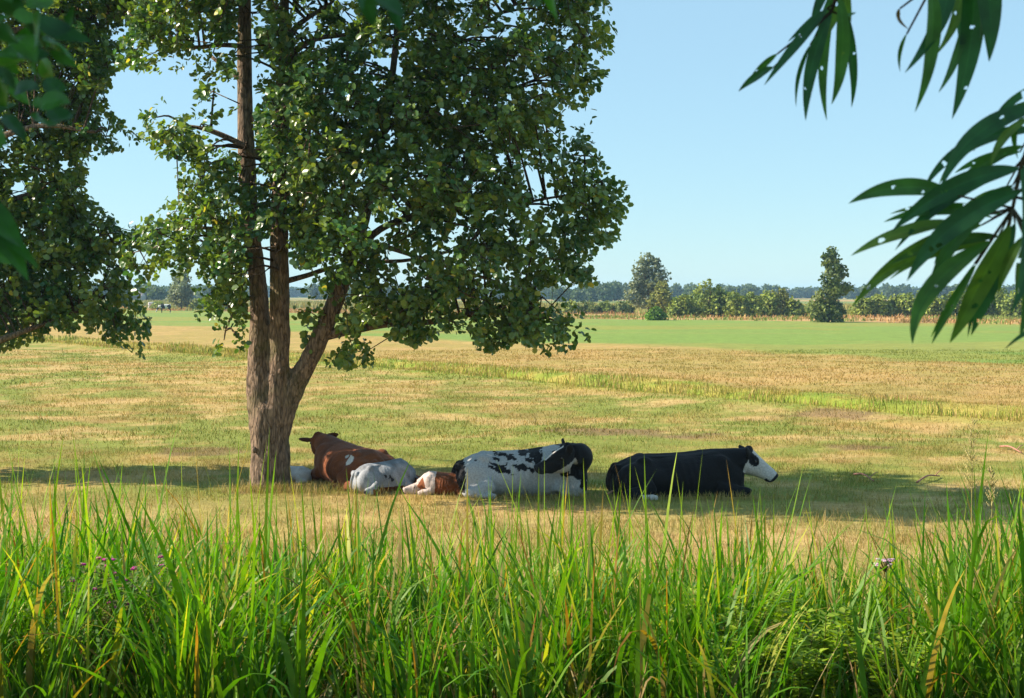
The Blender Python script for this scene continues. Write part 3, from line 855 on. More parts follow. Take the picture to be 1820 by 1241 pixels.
def make_cow(label, loc, rot, scale, colour, group='cattle resting under the alders', **kw):
    me, V, (poll, hd, hs, hu) = cow_mesh(**kw)
    # hollow flank, faint ribs, loose skin
    nr = np.empty(len(V) * 3, np.float32); me.vertices.foreach_get('normal', nr); nr = nr.reshape(-1, 3)
    x, y, z = V[:, 0], np.abs(V[:, 1]), V[:, 2]
    off = -.050 * np.exp(-((x + .28) / .13) ** 2 - ((z - .50) / .11) ** 2) * (y > .15)
    off += -.030 * np.exp(-((x - .36) / .09) ** 2 - ((z - .38) / .22) ** 2) * (y > .2)
    off += .006 * np.sin(x * 62 + z * 14) * np.exp(-((x - .1) / .25) ** 2 - ((z - .36) / .18) ** 2) * (y > .25)
    off += (noise3(V, .22, 77, 3) - .5) * .030
    V = V + nr * off[:, None]
    me.vertices.foreach_set('co', V.astype(np.float32).ravel())
    q = V - poll
    T, S, U = q @ hd, q @ hs, q @ hu
    ishead = (T > -0.02) & (T < 0.75) & (np.abs(S) < 0.17) & (U < 0.09) & (U > -0.33)
    isear = (np.abs(S) > 0.145) & (T > -0.2) & (T < 0.2) & (np.abs(S) < 0.4) & (np.abs(U) < 0.2)
    col = colour(V, T, S, U, ishead, isear)
    me.name = 'body'
    a = me.attributes.new('Col', 'FLOAT_COLOR', 'POINT')
    c = np.ones((len(V), 4), np.float32); c[:, :3] = np.clip(col, 0, 1); a.data.foreach_set('color', c.ravel())
    me.polygons.foreach_set('use_smooth', np.ones(len(me.polygons), bool))
    me.materials.clear(); me.materials.append(M_coat)
    root = thing('cow', loc, label, 'cow', group)
    root.rotation_euler = (0, 0, rot); root.scale = scale
    b = bpy.data.objects.new('body', me); COL.objects.link(b); b.parent = root
    for s in (-1, 1):
        e = Acc(); p = poll + .176 * hd - .09 * hu + hs * s * .130
        e.add(*ellipsoid((0, 0, 0), (.022, .022, .022), None, 10, 7), (0.01, 0.008, 0.006))
        eo = e.build('eye', M_eye); eo.parent = root; eo.location = p
        nz = Acc(); nz.add(*ellipsoid((0, 0, 0), (.016, .016, .016), None, 8, 6), (0.015, 0.01, 0.01))
        no = nz.build('nostril', M_eye); no.parent = root; no.location = poll + .583 * hd - .058 * hu + hs * s * .046
    return root


def base_of(px, d, dz=-0.02):
    x = (px - CX) / F * d
    return (float(x), float(d), float(gz(np.array([x]), np.array([d]))[0]) + dz)


def col_blackface(V, T, S, U, H, E):
    c = np.tile(BLACK, (len(V), 1))
    nz = (noise3(V, 0.10, 2) - 0.5) * 0.10
    face = H & (T + nz > 0.045 - 0.25 * U) & ~E
    c[face] = WHITE * .8
    eye = H & ((((T - 0.15) / 0.095) ** 2 + ((U + 0.10) / 0.075) ** 2) < 1 + nz * 4) & (np.abs(S) > 0.05)
    c[eye] = BLACK
    c[H & (T < 0.13) & (U < -0.03) & (U > -0.14) & (np.abs(S) > .06)] = BLACK
    c[H & (T > 0.545)] = BLACK * 1.5
    c[H & (T > 0.475) & (U < -0.155)] = BLACK * 2
    c[(V[:, 2] < 0.10) & (V[:, 0] > -0.6) & (V[:, 0] < -0.1) & (V[:, 1] < -.45)] = WHITE * 0.9
    c[V[:, 0] < -0.99] = BLACK * 1.8 + [0.01, 0.004, 0.002]
    return c


make_cow('black cow with a white face lying and looking right', base_of(1203, 21.35), R(2), (1.0, 1.0, 1.02), col_blackface,
         neck=[(.60, 0, .44, .26), (.82, 0, .50, .21), (1.0, 0, .55, .165), (1.10, 0, .58, .12)], poll=(1.10, -.0, .705), hdir=(.74, -.03, -.70), hup=(.7, 0, .72), ear=(0.45, 0.0))


def col_spotted(V, T, S, U, H, E):
    c = np.tile(WHITE, (len(V), 1)) * np.array((0.62, 0.66, 0.70))
    x, y, z = V[:, 0], V[:, 1], V[:, 2]
    nb = noise3(V, 0.075, 7, 4); nb2 = noise3(V, 0.30, 17, 3)
    band = sstep(0.25, 0.45, z) * sstep(-0.75, -0.35, x) * (1 - sstep(0.42, 0.60, x))
    mot = sstep(-.62, -.35, x) * (1 - sstep(.30, .50, x)) * sstep(.28, .42, z)
    c[nb * 0.55 + nb2 * 0.45 + 0.17 * mot > 0.628] = BLACK * 1.6
    c[(x < -0.84 + 0.12 * (nb - .5)) & (z > 0.10)] = BLACK * 1.5
    c[(x > 0.66 + 0.5 * (nb - 0.5)) & (z > 0.34 - 0.9 * np.maximum(x - .80, 0) + 0.7 * (nb - .5))] = BLACK
    c[(y < -.47) & (z > .36) & (x > .60)] = BLACK
    H = H & (y < -.485)
    c[H | (E & (y < -.25))] = BLACK
    c[H & (np.abs(S) < 0.035 + .03 * (nb - .5)) & (T > 0.06) & (T < .40) & (U > -.06)] = WHITE * .9
    c[H & (T > .44)] = BLACK * 2.2
    c[H & (U < -.22) & (T < .4)] = WHITE * .65
    lo = (z < 0.10 + .2 * (nb - .5)) & (x > .3) & (y < .1); c[lo] = WHITE * .75
    return c


make_cow('black and white speckled cow lying with its head turned back', base_of(920, 21.6), R(3), (0.96, 0.98, 1.06), col_spotted,
         extra=[((.84, -.10, .36), (.24, .28, .36)), ((.90, -.22, .26), (.19, .27, .33)), ((.80, -.30, .45), (.16, .16, .24))], neck=[(.55, 0, .44, .27), (.80, -.05, .50, .25), (.96, -.24, .55, .21), (.93, -.48, .62, .165), (.80, -.62, .64, .13)], poll=(.72, -.67, .775), hdir=(-.86, -.10, -.50), hup=(-.50, -.10, .86), ear=(0.1, .55))


def col_brown(V, T, S, U, H, E):
    nb = noise3(V, 0.25, 27, 3)
    c = mix(BROWN, BROWN * 0.7, sstep(0.4, 0.6, nb))
    x, y, z = V[:, 0], V[:, 1], V[:, 2]
    c[(((x + .52) / .13) ** 2 + ((z - .47) / .07) ** 2 < 0.9 + (nb - .5) * 3) & (y > 0)] = WHITE
    c[(((x + .28) / .05) ** 2 + ((z - .50) / .035) ** 2 < 0.9 + (nb - .5) * 3) & (y > 0)] = WHITE * .9
    c[E] = BROWN * 0.45
    return c


make_cow('chestnut brown cow lying with its back turned beside the trunk', base_of(627, 22.5), R(128), (0.92, 0.95, 0.98), col_brown,
         neck=[(.58, 0, .44, .27), (.82, 0, .54, .21), (.98, .03, .61, .165), (1.06, .06, .64, .12)], poll=(1.06, .07, .755), hdir=(.72, -.42, -.42), hup=(.3, -.05, .95), ear=(-0.1, 0.05))


def col_white(V, T, S, U, H, E):
    nb = noise3(V, 0.3, 37, 3)
    c = np.tile(WHITE * np.array((.50, .55, .63)), (len(V), 1)) * (1 - 0.45 * sstep(.42, .62, nb))[:, None]
    c[(V[:, 2] < 0.14) & (V[:, 0] > -.62)] = BROWN * .7
    c[(nb > 0.60) & (V[:, 2] < .4)] = BLACK * 3
    c[H] = BROWN
    return c


make_cow('small white cow lying between the chestnut cow and the speckled cow', base_of(680, 21.75), R(28), (0.49, 0.62, 0.72), col_white, plump=.80,
         neck=[(.60, 0, .40, .25), (.85, 0, .36, .2), (1.05, .03, .30, .15)], poll=(1.08, .05, .32), hdir=(.9, .2, -.25), hup=(.2, 0, .9), ear=(0.2, 0))


def col_calf(V, T, S, U, H, E):
    nb = noise3(V, 0.3, 47, 3)
    c = np.tile(BROWN * .8, (len(V), 1))
    c[(V[:, 0] > .42 + .4 * (nb - .5))] = (WHITE + PINK) * .5
    c[H] = (WHITE + PINK) * .5
    c[E] = BROWN
    return c


make_cow('brown and white calf resting its pale head on the ground', base_of(792, 21.55), R(186), (0.40, 0.5, 0.52), col_calf,
         neck=[(.60, 0, .40, .26), (.85, 0, .36, .19), (1.05, 0, .30, .14)], poll=(1.05, 0, .36), hdir=(.95, .1, -.25), hup=(.25, 0, .95), ear=(0.3, 0), tail=False)


def col_bwcalf(V, T, S, U, H, E):
    c = np.tile(WHITE * np.array((.92, .95, 1.0)), (len(V), 1))
    nb = noise3(V, 0.3, 57, 3)
    c[(V[:, 0] > .25 + .5 * (nb - .5))] = BLACK
    return c


make_cow('black and white calf lying behind the tree trunk', base_of(512, 22.9), R(180), (0.40, 0.45, 0.40), col_bwcalf,
         neck=[(.60, 0, .44, .25), (.82, 0, .55, .19), (.96, 0, .68, .14)], poll=(.98, 0, .92), hdir=(.75, 0, -.6), hup=(.6, 0, .75), ear=(0.6, 0.2), tail=False)


# ------------------------------------------------------------------ distant grazing cow and farm
def make_far_cow(label, px, py_base, sc, pale):
    d = dist_of(py_base)
    x = (px - CX) / F * d
    root = thing('cow', (float(x), float(d), 0.0), label, 'cow', 'cattle grazing far off')
    A = Acc()
    A.add(*loft(np.array([(-.85, 0, 1.0), (-.75, 0, 1.02), (-.4, 0, 1.02), (.1, 0, 1.0), (.5, 0, 1.03), (.72, 0, 1.05), (.85, 0, 1.02)]), [.12, .26, .30, .33, .28, .22, .12], [.2, .32, .36, .38, .36, .30, .2], (0, 1, 0), (0, 0, 1), 2.2, 14))
    A.add(*tube(catmull([(.65, 0, 1.1), (.98, 0, .98), (1.2, 0, .66)], 3), np.linspace(.25, .13, 7), 10))
    A.add(*loft(np.array([(1.15, 0, .72), (1.22, 0, .62), (1.33, 0, .38), (1.40, 0, .20), (1.42, 0, .15)]), [.09, .13, .10, .09, .05], [.09, .14, .10, .08, .05], (0, 1, 0), (.9, 0, .4), 2.2, 12))
    for s in (-1, 1):
        A.add(*tube(np.array([(.55, s * .17, .85), (.56, s * .17, .45), (.55, s * .17, .0)]), [.13, .075, .06], 8))
        A.add(*tube(np.array([(-.66, s * .18, .9), (-.58, s * .18, .62), (-.74, s * .18, .45), (-.70, s * .18, .0)]), [.19, .12, .07, .06], 8))
        A.add(*ellipsoid((1.14, s * .2, .72), (.05, .11, .04), None, 8, 6))
    V, P, _ = A.out()
    tmp = build('tmp_cow', V, P, M_coat)
    r = tmp.modifiers.new('r', 'REMESH'); r.mode = 'VOXEL'; r.voxel_size = 0.035
    sm = tmp.modifiers.new('s', 'SMOOTH'); sm.iterations = 3
    me = bpy.data.meshes.new_from_object(tmp.evaluated_get(bpy.context.evaluated_depsgraph_get()))
    bpy.data.objects.remove(tmp)
    co = np.empty(len(me.vertices) * 3, np.float32); me.vertices.foreach_get('co', co); co = co.reshape(-1, 3)
    c = np.ones((len(co), 4), np.float32); c[:, :3] = BLACK * 2
    c[noise3(co, .5, pale, 3) > .55, :3] = WHITE
    if pale > 90: c[:, :3] = WHITE * .9
    a = me.attributes.new('Col', 'FLOAT_COLOR', 'POINT'); a.data.foreach_set('color', c.ravel())
    me.materials.clear(); me.materials.append(M_coat); me.name = 'body'
    b = bpy.data.objects.new('body', me); COL.objects.link(b); b.parent = root
    root.scale = (sc, sc, sc)
    return root


make_far_cow('tiny black and white cow grazing far beyond the meadow', 294, 556.5, 1.0, 61).rotation_euler = (0, 0, R(190))
make_far_cow('tiny pale cow grazing far beyond the meadow', 271, 549.5, 1.0, 95).rotation_euler = (0, 0, R(20))


def box(c, s):
    c = np.asarray(c, float); s = np.asarray(s, float) / 2
    V = np.array([(x, y, z) for x in (-1, 1) for y in (-1, 1) for z in (-1, 1)]) * s + c
    return V, [np.array([[0, 1, 3, 2], [4, 6, 7, 5], [0, 4, 5, 1], [2, 3, 7, 6], [0, 2, 6, 4], [1, 5, 7, 3]])]


def gable(c, w, dp, h0, rise, t):
    """roof prism slab over a w x dp plan, eaves at h0, ridge along x"""
    x0, x1 = c[0] - w / 2, c[0] + w / 2; y0, y1 = c[1] - dp / 2, c[1] + dp / 2; ym = c[1]
    V = np.array([(x0, y0, h0), (x0, ym, h0 + rise), (x0, y1, h0), (x1, y0, h0), (x1, ym, h0 + rise), (x1, y1, h0)])
    V = np.concatenate([V, V + [0, 0, t]])
    Q = [[0, 3, 4, 1], [1, 4, 5, 2], [6, 7, 10, 9], [7, 8, 11, 10], [0, 6, 9, 3], [2, 5, 11, 8], [0, 1, 7, 6], [1, 2, 8, 7], [3, 9, 10, 4], [4, 10, 11, 5]]
    return V, [np.array(Q)]


def make_barn():
    d = 420.0; x = (241 - CX) / F * d
    root = thing('barn', (x, d, 0.0), 'low grey roofed barn far off at the left under the alder boughs', 'barn')
    A = Acc(); A.add(*box((x, d, 1.1), (4.6, 6.0, 2.2)), (0.45, 0.43, 0.40))
    V = np.array([(x - 2.3, d - 3, 2.2), (x - 2.3, d, 3.4), (x - 2.3, d + 3, 2.2), (x + 2.3, d - 3, 2.2), (x + 2.3, d, 3.4), (x + 2.3, d + 3, 2.2)])
    A.add(V, [np.array([[0, 1, 2], [3, 5, 4]])], (0.6, 0.58, 0.55))
    A.build('wall', M_wall, root, False)
    B = Acc(); B.add(*gable((x, d), 5.2, 7.0, 2.0, 1.45, 0.18), (0.20, 0.19, 0.19)); B.build('roof', M_wall, root, False)
    D = Acc(); D.add(*box((x - .6, d - 3.04, 0.9), (1.3, 0.06, 1.8)), (0.06, 0.07, 0.06)); D.build('door', M_wall, root, False)


make_barn()


def make_tower():
    d = 900.0; x = (1398 - CX) / F * d
    root = thing('tower', (x, d, 0.0), 'small white tower poking above the far trees on the horizon', 'tower')
    A = Acc(); A.add(*box((x, d, 2.6), (1.9, 1.9, 5.2)), (0.8, 0.78, 0.74)); A.build('wall', M_wall, root, False)
    A = Acc(); A.add(*gable((x, d), 2.2, 2.3, 5.2, 0.9, 0.12), (0.5, 0.48, 0.46)); A.build('roof', M_wall, root, False)
    for s in (-.45, .45):
        A = Acc(); A.add(*box((x + s, d - .97, 3.6), (.35, .05, .8)), (.05, .06, .08)); A.build('window', M_wall, root, False)


make_tower()


# ------------------------------------------------------------------ far trees and hedges
def far_tree(name, label, cat, px, base, top, wpx, d, blobs, cols, n, leaf, group=None, trunk=True, low=0.1):
    """blobs: (u, v, r) in crown units: u -1..1 across, v 0..1 up, r relative to half width"""
    x = (px - CX) / F * d
    H = (base - top) / F * d; Wd = wpx / F * d / 2
    z0 = CZ - (base - HY) / F * d
    z0 = 0.0; H = H * (1.12 if name == 'hedge_shrub' else 1.0)
    root = thing(name, (float(x), float(d), z0), label, cat, group)
    Ps, Ns = [], []
    tot = sum(r ** 2 for _, _, r in blobs)
    for (u, v, r) in blobs:
        m = int(n * r * r / tot)
        dr = unit(rng.normal(size=(m, 3))); rr = rng.uniform(0.45, 1.05, m) ** 0.6
        c = np.array([u * Wd, rng.uniform(-.3, .3) * Wd, v * H])
        p = c + dr * rr[:, None] * r * Wd * np.array([1, 1, 0.9])
        p += (np.stack([fbm(p[:, 0], p[:, 2], Wd * .5, 3), fbm(p[:, 1], p[:, 0], Wd * .5, 6), fbm(p[:, 2], p[:, 1], Wd * .5, 9)], -1) - .5) * Wd * 0.5
        Ps.append(p); Ns.append(dr)
    P = np.concatenate(Ps); Nn = np.concatenate(Ns)
    k = (P[:, 2] > low * H) & (P[:, 2] < H * 1.03); P, Nn = P[k], Nn[k]; m = len(P)
    tone = np.clip(fbm(P[:, 0] + px, P[:, 2], Wd * .4, 5) * 1.6 - .3 + rng.normal(0, .18, m), 0, 1)
    col = mix(cols[0], cols[1], tone)
    D = unit(rng.normal(size=(m, 3)) + [0, 0, -.2])
    V, Q, C = leaves(P, D, Nn + rng.normal(size=(m, 3)) * .5 + [0, 0, .5], leaf * rng.uniform(.6, 1.3, m), col)
    build('crown', V, Q, M_far, root, C, True)
    A = Acc()
    A.add(*tube(catmull([(0, 0, -.1), (0.02 * Wd, 0, H * .25), (-.03 * Wd, 0, H * .55), (0.02 * Wd, 0, H * .9)], 4), np.linspace(max(.05, H * .022), .02, 13), 7))
    for i in range(5 if trunk else 3):
        a = rng.uniform(0, 6.28); z = H * rng.uniform(.15, .5); e = Wd * rng.uniform(.4, .8)
        A.add(*tube(np.array([(0, 0, z), (math.cos(a) * e * .5, math.sin(a) * e * .5, z + H * .12), (math.cos(a) * e, math.sin(a) * e, z + H * .2)]), [H * .010 + .01, H * .006 + .01, .01], 5))
    V, Pp, _ = A.out(); build('trunk', V, Pp, M_twig, root)
    return root


GREY_GREEN = [(0.09, 0.12, 0.07), (0.30, 0.33, 0.19)]
DARK_GREEN = [(0.04, 0.08, 0.022), (0.19, 0.22, 0.055)]
HEDGE = [(0.08, 0.135, 0.026), (0.30, 0.35, 0.065)]
OLIVE = [(0.09, 0.12, 0.026), (0.27, 0.27, 0.06)]
BRIGHT = [(0.07, 0.15, 0.018), (0.19, 0.32, 0.04)]

ROUND = [(0, .55, .75), (-.35, .42, .55), (.4, .42, .55), (-.2, .75, .5), (.25, .74, .5), (0, .90, .32), (-.55, .30, .4), (.6, .28, .4), (0, .25, .6)]
far_tree('willow_tree', 'big rounded grey-green tree rising above the far hedge', 'tree', 1153, 560, 453, 76, 215,
         [(0, .52, .7), (-.4, .45, .5), (.42, .40, .5), (-.35, .70, .45), (.15, .72, .55), (-.1, .88, .36), (.5, .62, .42), (-.6, .3, .4), (.55, .22, .45), (-.2, .22, .5), (.35, .84, .25)], GREY_GREEN, 3600, .42)
far_tree('yellowing_tree', 'small yellowing bush tree in front of the rounded grey-green tree', 'tree', 1175, 558, 498, 52, 200,
         [(0, .45, .8), (-.4, .35, .5), (.45, .3, .55), (0, .75, .5), (.2, .88, .25)], OLIVE, 1500, .34)
far_tree('bush', 'low bright green round bush at the edge of the green field', 'bush', 1165, 571, 547, 40, 158,
         [(0, .4, .75), (-.5, .3, .5), (.5, .3, .55), (.1, .65, .45)], BRIGHT, 1100, .24, None, False, 0.0)
far_tree('alder_tree', 'narrow dark tree with a broad bushy foot standing alone by the far field', 'tree', 1472, 574, 443, 84, 149,
         [(-.25, .14, .62), (-.5, .18, .42), (.15, .18, .55), (.35, .12, .4), (-.1, .32, .5), (.15, .46, .36), (.45, .44, .38), (.7, .47, .3), (.0, .60, .40), (.4, .62, .36), (.62, .68, .25), (.05, .74, .34), (-.12, .78, .2), (.25, .84, .36), (.0, .88, .26), (.2, .95, .24)], DARK_GREEN, 4600, .30, None, True, 0.0)
# shrubs of the two hedges, each its own
hs = [(1212, 526, 42), (1240, 519, 40), (1262, 501, 50), (1287, 515, 44), (1312, 521, 42), (1340, 523, 40), (1366, 520, 42), (1388, 517, 46), (1412, 535, 34),
      (1536, 530, 40), (1560, 527, 48), (1590, 530, 40), (1612, 524, 44), (1640, 522, 44), (1668, 528, 40), (1694, 522, 48), (1722, 518, 46), (1750, 523, 44), (1776, 510, 50), (1805, 520, 46), (1836, 516, 50), (1866, 520, 50)]
side_txt = ['left run of', 'right run of']
hlab = ['leftmost shrub in the hedge, next to the yellowing tree', 'second shrub of the hedge, right of the leftmost one', 'tallest pointed shrub of the hedge left of the narrow dark tree', 'full shrub just right of the tallest pointed one',
        'rounded shrub in the middle of the hedge left of the narrow dark tree', 'low rounded shrub right of the hedge middle', 'shrub two places left of the small dark one by the narrow tree', 'tall yellowish shrub near the right end of the left hedge', 'small dark shrub just left of the narrow dark tree',
        'shrub just right of the narrow dark tree', 'second shrub right of the narrow dark tree', 'third shrub right of the narrow dark tree', 'fourth shrub right of the narrow dark tree', 'fifth shrub right of the narrow tree behind the willow leaves', 'low shrub behind the hanging willow leaf tips',
        'wide shrub behind the longest hanging willow leaf', 'shrub right of the longest hanging willow leaf', 'third hedge shrub from the right edge', 'tall hedge shrub second from the right edge', 'hedge shrub at the right edge of the view', 'hedge shrub half cut off by the right edge', 'last hedge shrub past the right edge']
for i, (px, top, w) in enumerate(hs[:21]):
    dd = 183 + rng.uniform(-5, 5)
    o = far_tree('hedge_shrub', hlab[i], 'shrub', px, 564 + rng.uniform(-1, 1), top, w * 1.12, dd,
                 [(0, .4, .8), (-.5, .32, .6), (.5, .3, .6), (-.2 + rng.uniform(-.2, .2), .66, .55), (.25, .62, .5), (rng.uniform(-.3, .3), .85, .3), (0, .12, .7), (.6, .1, .5), (-.6, .1, .5)], HEDGE if i != 7 else OLIVE, 1500, .34, 'shrubs of the far hedge', False, 0.0)
for i, (px, w, lab) in enumerate([(1045, 44, 'low dark bush right of the alder crown by the crop field'), (1105, 46, 'low dark bush left of the rounded grey-green tree'), (1075, 36, 'smaller low bush between the two low dark bushes'), (1015, 36, 'low bush half hidden by the alder crown')]):
    far_tree('bush', lab, 'bush', px, 557, 536, w, 212, [(0, .4, .8), (-.5, .3, .5), (.5, .3, .55), (.1, .65, .45), (-.7, .2, .3), (.75, .2, .3)], DARK_GREEN if i < 2 else HEDGE, 800, .36, 'low bushes by the crop field', False, 0.0)
# left side, seen through the boughs
far_tree('poplar_tree', 'tall grey-green tree seen through the alder boughs at left', 'tree', 322, 553, 480, 46, 255, ROUND + [(0, .6, .6), (.1, .12, .4)], GREY_GREEN, 2600, .40)
for i, (px, top, w, lab) in enumerate([(352, 532, 30, 'shrub just right of the grey-green tree seen through the boughs'), (282, 538, 30, 'shrub just behind the tiny black and white cow'), (60, 528, 50, 'shrub far off under the left boughs'), (120, 525, 44, 'rounded shrub far off under the left boughs, nearer the barn'), (395, 535, 34, 'shrub far off just left of the alder trunk')]):
    far_tree('bush', lab, 'bush', px, 553, top, w, 258, [(0, .4, .8), (-.5, .3, .5), (.5, .3, .55), (.1, .65, .45)], HEDGE, 700, .38, 'bushes far off at the left', False, 0.0)


def make_far_woods():
    """the blue belt of woods along the horizon: one mass"""
    Ps = []
    def crown(cx, d, H, W):
        m = 420
        dr = unit(rng.normal(size=(m, 3))); rr = rng.uniform(.4, 1, m) ** .5
        p = np.array([cx, d, H * .55]) + dr * rr[:, None] * np.array([W, W, H * .5])
        Ps.append(p)
    for (p0, p1, d, h0, h1) in ((990, 1060, 520, 17, 9), (1040, 1135, 640, 19, 15), (1060, 1100, 520, 12, 16), (1195, 1262, 700, 22, 12), (1235, 1262, 520, 16, 13), (1280, 1375, 760, 24, 10), (1300, 1345, 620, 14, 10),
                                (1370, 1460, 900, 20, 6), (1500, 1610, 800, 18, 12), (1560, 1600, 600, 18, 12), (1600, 1665, 950, 16, 8), (1655, 1730, 640, 18, 12), (1730, 1900, 800, 22, 10), (150, 300, 560, 22, 10), (225, 300, 430, 16, 9), (380, 460, 640, 22, 10), (560, 720, 700, 20, 10), (700, 1000, 750, 20, 10), (-200, 150, 650, 22, 10), (330, 400, 700, 14, 10), (1400, 1900, 1100, 4, 3), (900, 1420, 1100, 4, 3), (0, 900, 1100, 14, 7)):
        px = p0
        while px < p1:
            hh = h1 / F * d * rng.uniform(.5, 1.3) + CZ * .9 + h0 * 0.04
            w = hh * rng.uniform(.35, .6)
            crown((px - CX) / F * d, d + rng.uniform(-15, 15), hh, w)
            px += w * F / d * rng.uniform(.8, 1.3)
    P = np.concatenate(Ps); P = P[P[:, 2] > 0.2]; m = len(P)
    tone = np.clip(rng.normal(.5, .25, m), 0, 1)
    V, Q, C = leaves(P, rng.normal(size=(m, 3)), rng.normal(size=(m, 3)) + [0, 0, .6], P[:, 1] / 600 * rng.uniform(.7, 1.4, m) * 1.1, mix((.045, .085, .04), (.13, .17, .06), tone))
    tag(build('far_woods', V, Q, M_far, None, C, True), 'blue-green belt of woods along the horizon', 'woods', kind='stuff')


make_far_woods()


def make_crop():
    """a maize-like crop standing beyond the dry strip"""
    n = 26000
    x = rng.uniform(-140, 130, n); y = bank_edge(x) + rng.uniform(58, 140, n)
    c = mix((.13, .19, .045), (.30, .26, .09), rng.random(n) ** 2)
    V, P, C = ribbons(np.stack([x, y, 0 * x], -1), rng.uniform(0, 6.28, n), rng.uniform(.8, 1.5, n), rng.uniform(0, .2, n), rng.uniform(0, .8, n), 1.5, rng.uniform(.2, .4, n), 2, c, mix(c, (.34, .28, .10), np.full(n, .7)), rng.uniform(-.6, .6, n))
    tag(build('crop_field', V, P, M_grass, None, C, False), 'strip of standing green crop beyond the dry grass', 'crop', kind='stuff')


make_crop()


# ------------------------------------------------------------------ foreground sedge bank
def bed_height(px):
    xs = [-300, 0, 120, 250, 420, 520, 640, 760, 900, 1050, 1200, 1320, 1440, 1560, 1680, 1760, 1820, 2100]
    hs_ = [1.28, 1.28, 1.28, 1.25, 1.18, 1.14, 1.08, 1.06, 1.08, 1.14, 1.12, 1.08, 0.92, 0.90, 1.04, 1.16, 1.20, 1.15]
    return np.interp(px, xs, hs_)


CLEAR = [((px - CX) / F * d, d, r_) for px, d, r_ in ((1330, 6.3, .22), (1430, 6.0, .25), (1500, 6.5, .2), (215, 6.3, .22), (575, 6.15, .2), (1575, 6.6, .22), (985, 6.1, .12), (1400, 6.6, .2))]


def make_sedge():
    acc = Acc()
    nc = 1650
    y = rng.uniform(5.6, 10.2, nc); x = rng.uniform(-1, 1, nc) * (0.38 * y + 1.4)
    k = rng.integers(5, 16, nc)
    idx = np.repeat(np.arange(nc), k); n = len(idx)
    bx = x[idx] + rng.normal(0, .045, n); by = y[idx] + rng.normal(0, .045, n)
    lean = rng.normal(0.08, .14, nc)[idx]; caz = rng.uniform(0, 6.28, nc)[idx]
    az = np.where(rng.random(n) < .5, caz, rng.uniform(0, 6.28, n)) + rng.normal(0, .5, n)
    px, _ = proj(np.stack([bx, by, 0 * bx], -1))
    z = gz(bx, by) - .03
    gap = fbm(bx, by, .9, 101, 2)
    cr = rng.uniform(.66, 1.06, nc)[idx]
    h = bed_height(px) * cr * rng.uniform(.62, 1.03, n) * (0.76 + .45 * gap) * np.where(rng.random(n) < .03, 1.2, 1)
    # farther from the viewer the bank falls away, blades there are shorter so the meadow shows above them
    h *= np.interp(by, [5.6, 8.5, 10.2], [.98, 1.02, .8])
    bent = rng.random(n) < .27
    kap = np.where(bent, rng.uniform(1.0, 2.7, n), np.abs(rng.normal(.25, .3, n)))
    th0 = np.abs(rng.normal(.08, .20, n)) + np.maximum(lean, 0) * .8
    pw = np.where(bent, 2.4, 1.6)
    w = rng.uniform(.009, .024, n) * np.where(rng.random(n) < .16, 1.6, 1)
    nz = rng.random(n); cl = rng.random(nc)[idx]
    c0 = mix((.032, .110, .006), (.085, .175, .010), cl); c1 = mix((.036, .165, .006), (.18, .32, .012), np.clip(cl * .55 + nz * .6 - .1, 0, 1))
    dry = rng.random(n)
    for (wx, wy, wr) in CLEAR:
        near = (np.hypot(bx - wx, (by - wy + .25) * .7) < wr) & (by < wy + .05)
        h = np.where(near & (rng.random(n) < .8), h * .3, h)
    c1 = np.where((dry < .07)[:, None], np.array((.46, .33, .13)), c1); c0 = np.where((dry < .045)[:, None], np.array((.30, .19, .07)), c0)
    c1 = np.where(((dry > .07) & (dry < .10))[:, None], np.array((.36, .15, .03)), c1)
    c1 = np.where(((dry > .10) & (dry < .18))[:, None], np.array((.45, .42, .04)), c1)
    # mixed power per blade: two batches
    for b in (False, True):
        m = bent == b
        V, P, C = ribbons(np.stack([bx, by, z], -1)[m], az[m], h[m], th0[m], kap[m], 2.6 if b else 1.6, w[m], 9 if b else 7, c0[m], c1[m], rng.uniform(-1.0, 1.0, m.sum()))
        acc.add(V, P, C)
    # a scatter of long single blades standing above the rest
    n = 260
    by = rng.uniform(6.9, 9.5, n); bx = rng.uniform(-1, 1, n) * (.38 * by + 1.2)
    px, _ = proj(np.stack([bx, by, 0 * bx], -1))
    cl = rng.random(n)
    c0 = mix((.06, .13, .012), (.16, .24, .02), cl); c1 = mix((.10, .24, .015), (.34, .42, .03), cl)
    c1 = np.where((rng.random(n) < .16)[:, None], np.array((.42, .24, .06)), c1)
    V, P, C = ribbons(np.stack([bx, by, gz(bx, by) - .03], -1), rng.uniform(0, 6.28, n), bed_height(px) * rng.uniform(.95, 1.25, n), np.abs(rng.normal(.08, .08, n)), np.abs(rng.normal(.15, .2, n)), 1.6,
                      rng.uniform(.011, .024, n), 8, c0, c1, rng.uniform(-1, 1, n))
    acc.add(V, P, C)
    tag(acc.build('sedge_bed', M_blade, smooth=True), 'tall bright green sedge and reed grass filling the near bank', 'sedge', kind='stuff')
    # understorey: short leafy scraps, dry stalks
    acc = Acc(); n = 9000
    by = rng.uniform(5.6, 11.5, n); bx = rng.uniform(-1, 1, n) * (.38 * by + 1.3)
    c = mix((.28, .17, .07), (.46, .34, .15), rng.random(n)); g = rng.random(n) < .5
    c = np.where(g[:, None], mix((.06, .12, .015), (.20, .26, .03), rng.random(n)), c)
    V, P, C = ribbons(np.stack([bx, by, gz(bx, by) - .01], -1), rng.uniform(0, 6.28, n), rng.uniform(.12, .55, n), rng.uniform(.0, 1.0, n), rng.uniform(0, 1.4, n), 1.3, rng.uniform(.004, .011, n), 5, c, c, rng.uniform(-1, 1, n))
    acc.add(V, P, C)
    tag(acc.build('dry_undergrowth', M_blade, smooth=True), 'dry brown stalks and short weeds at the foot of the sedge', 'undergrowth', kind='stuff')


make_sedge()


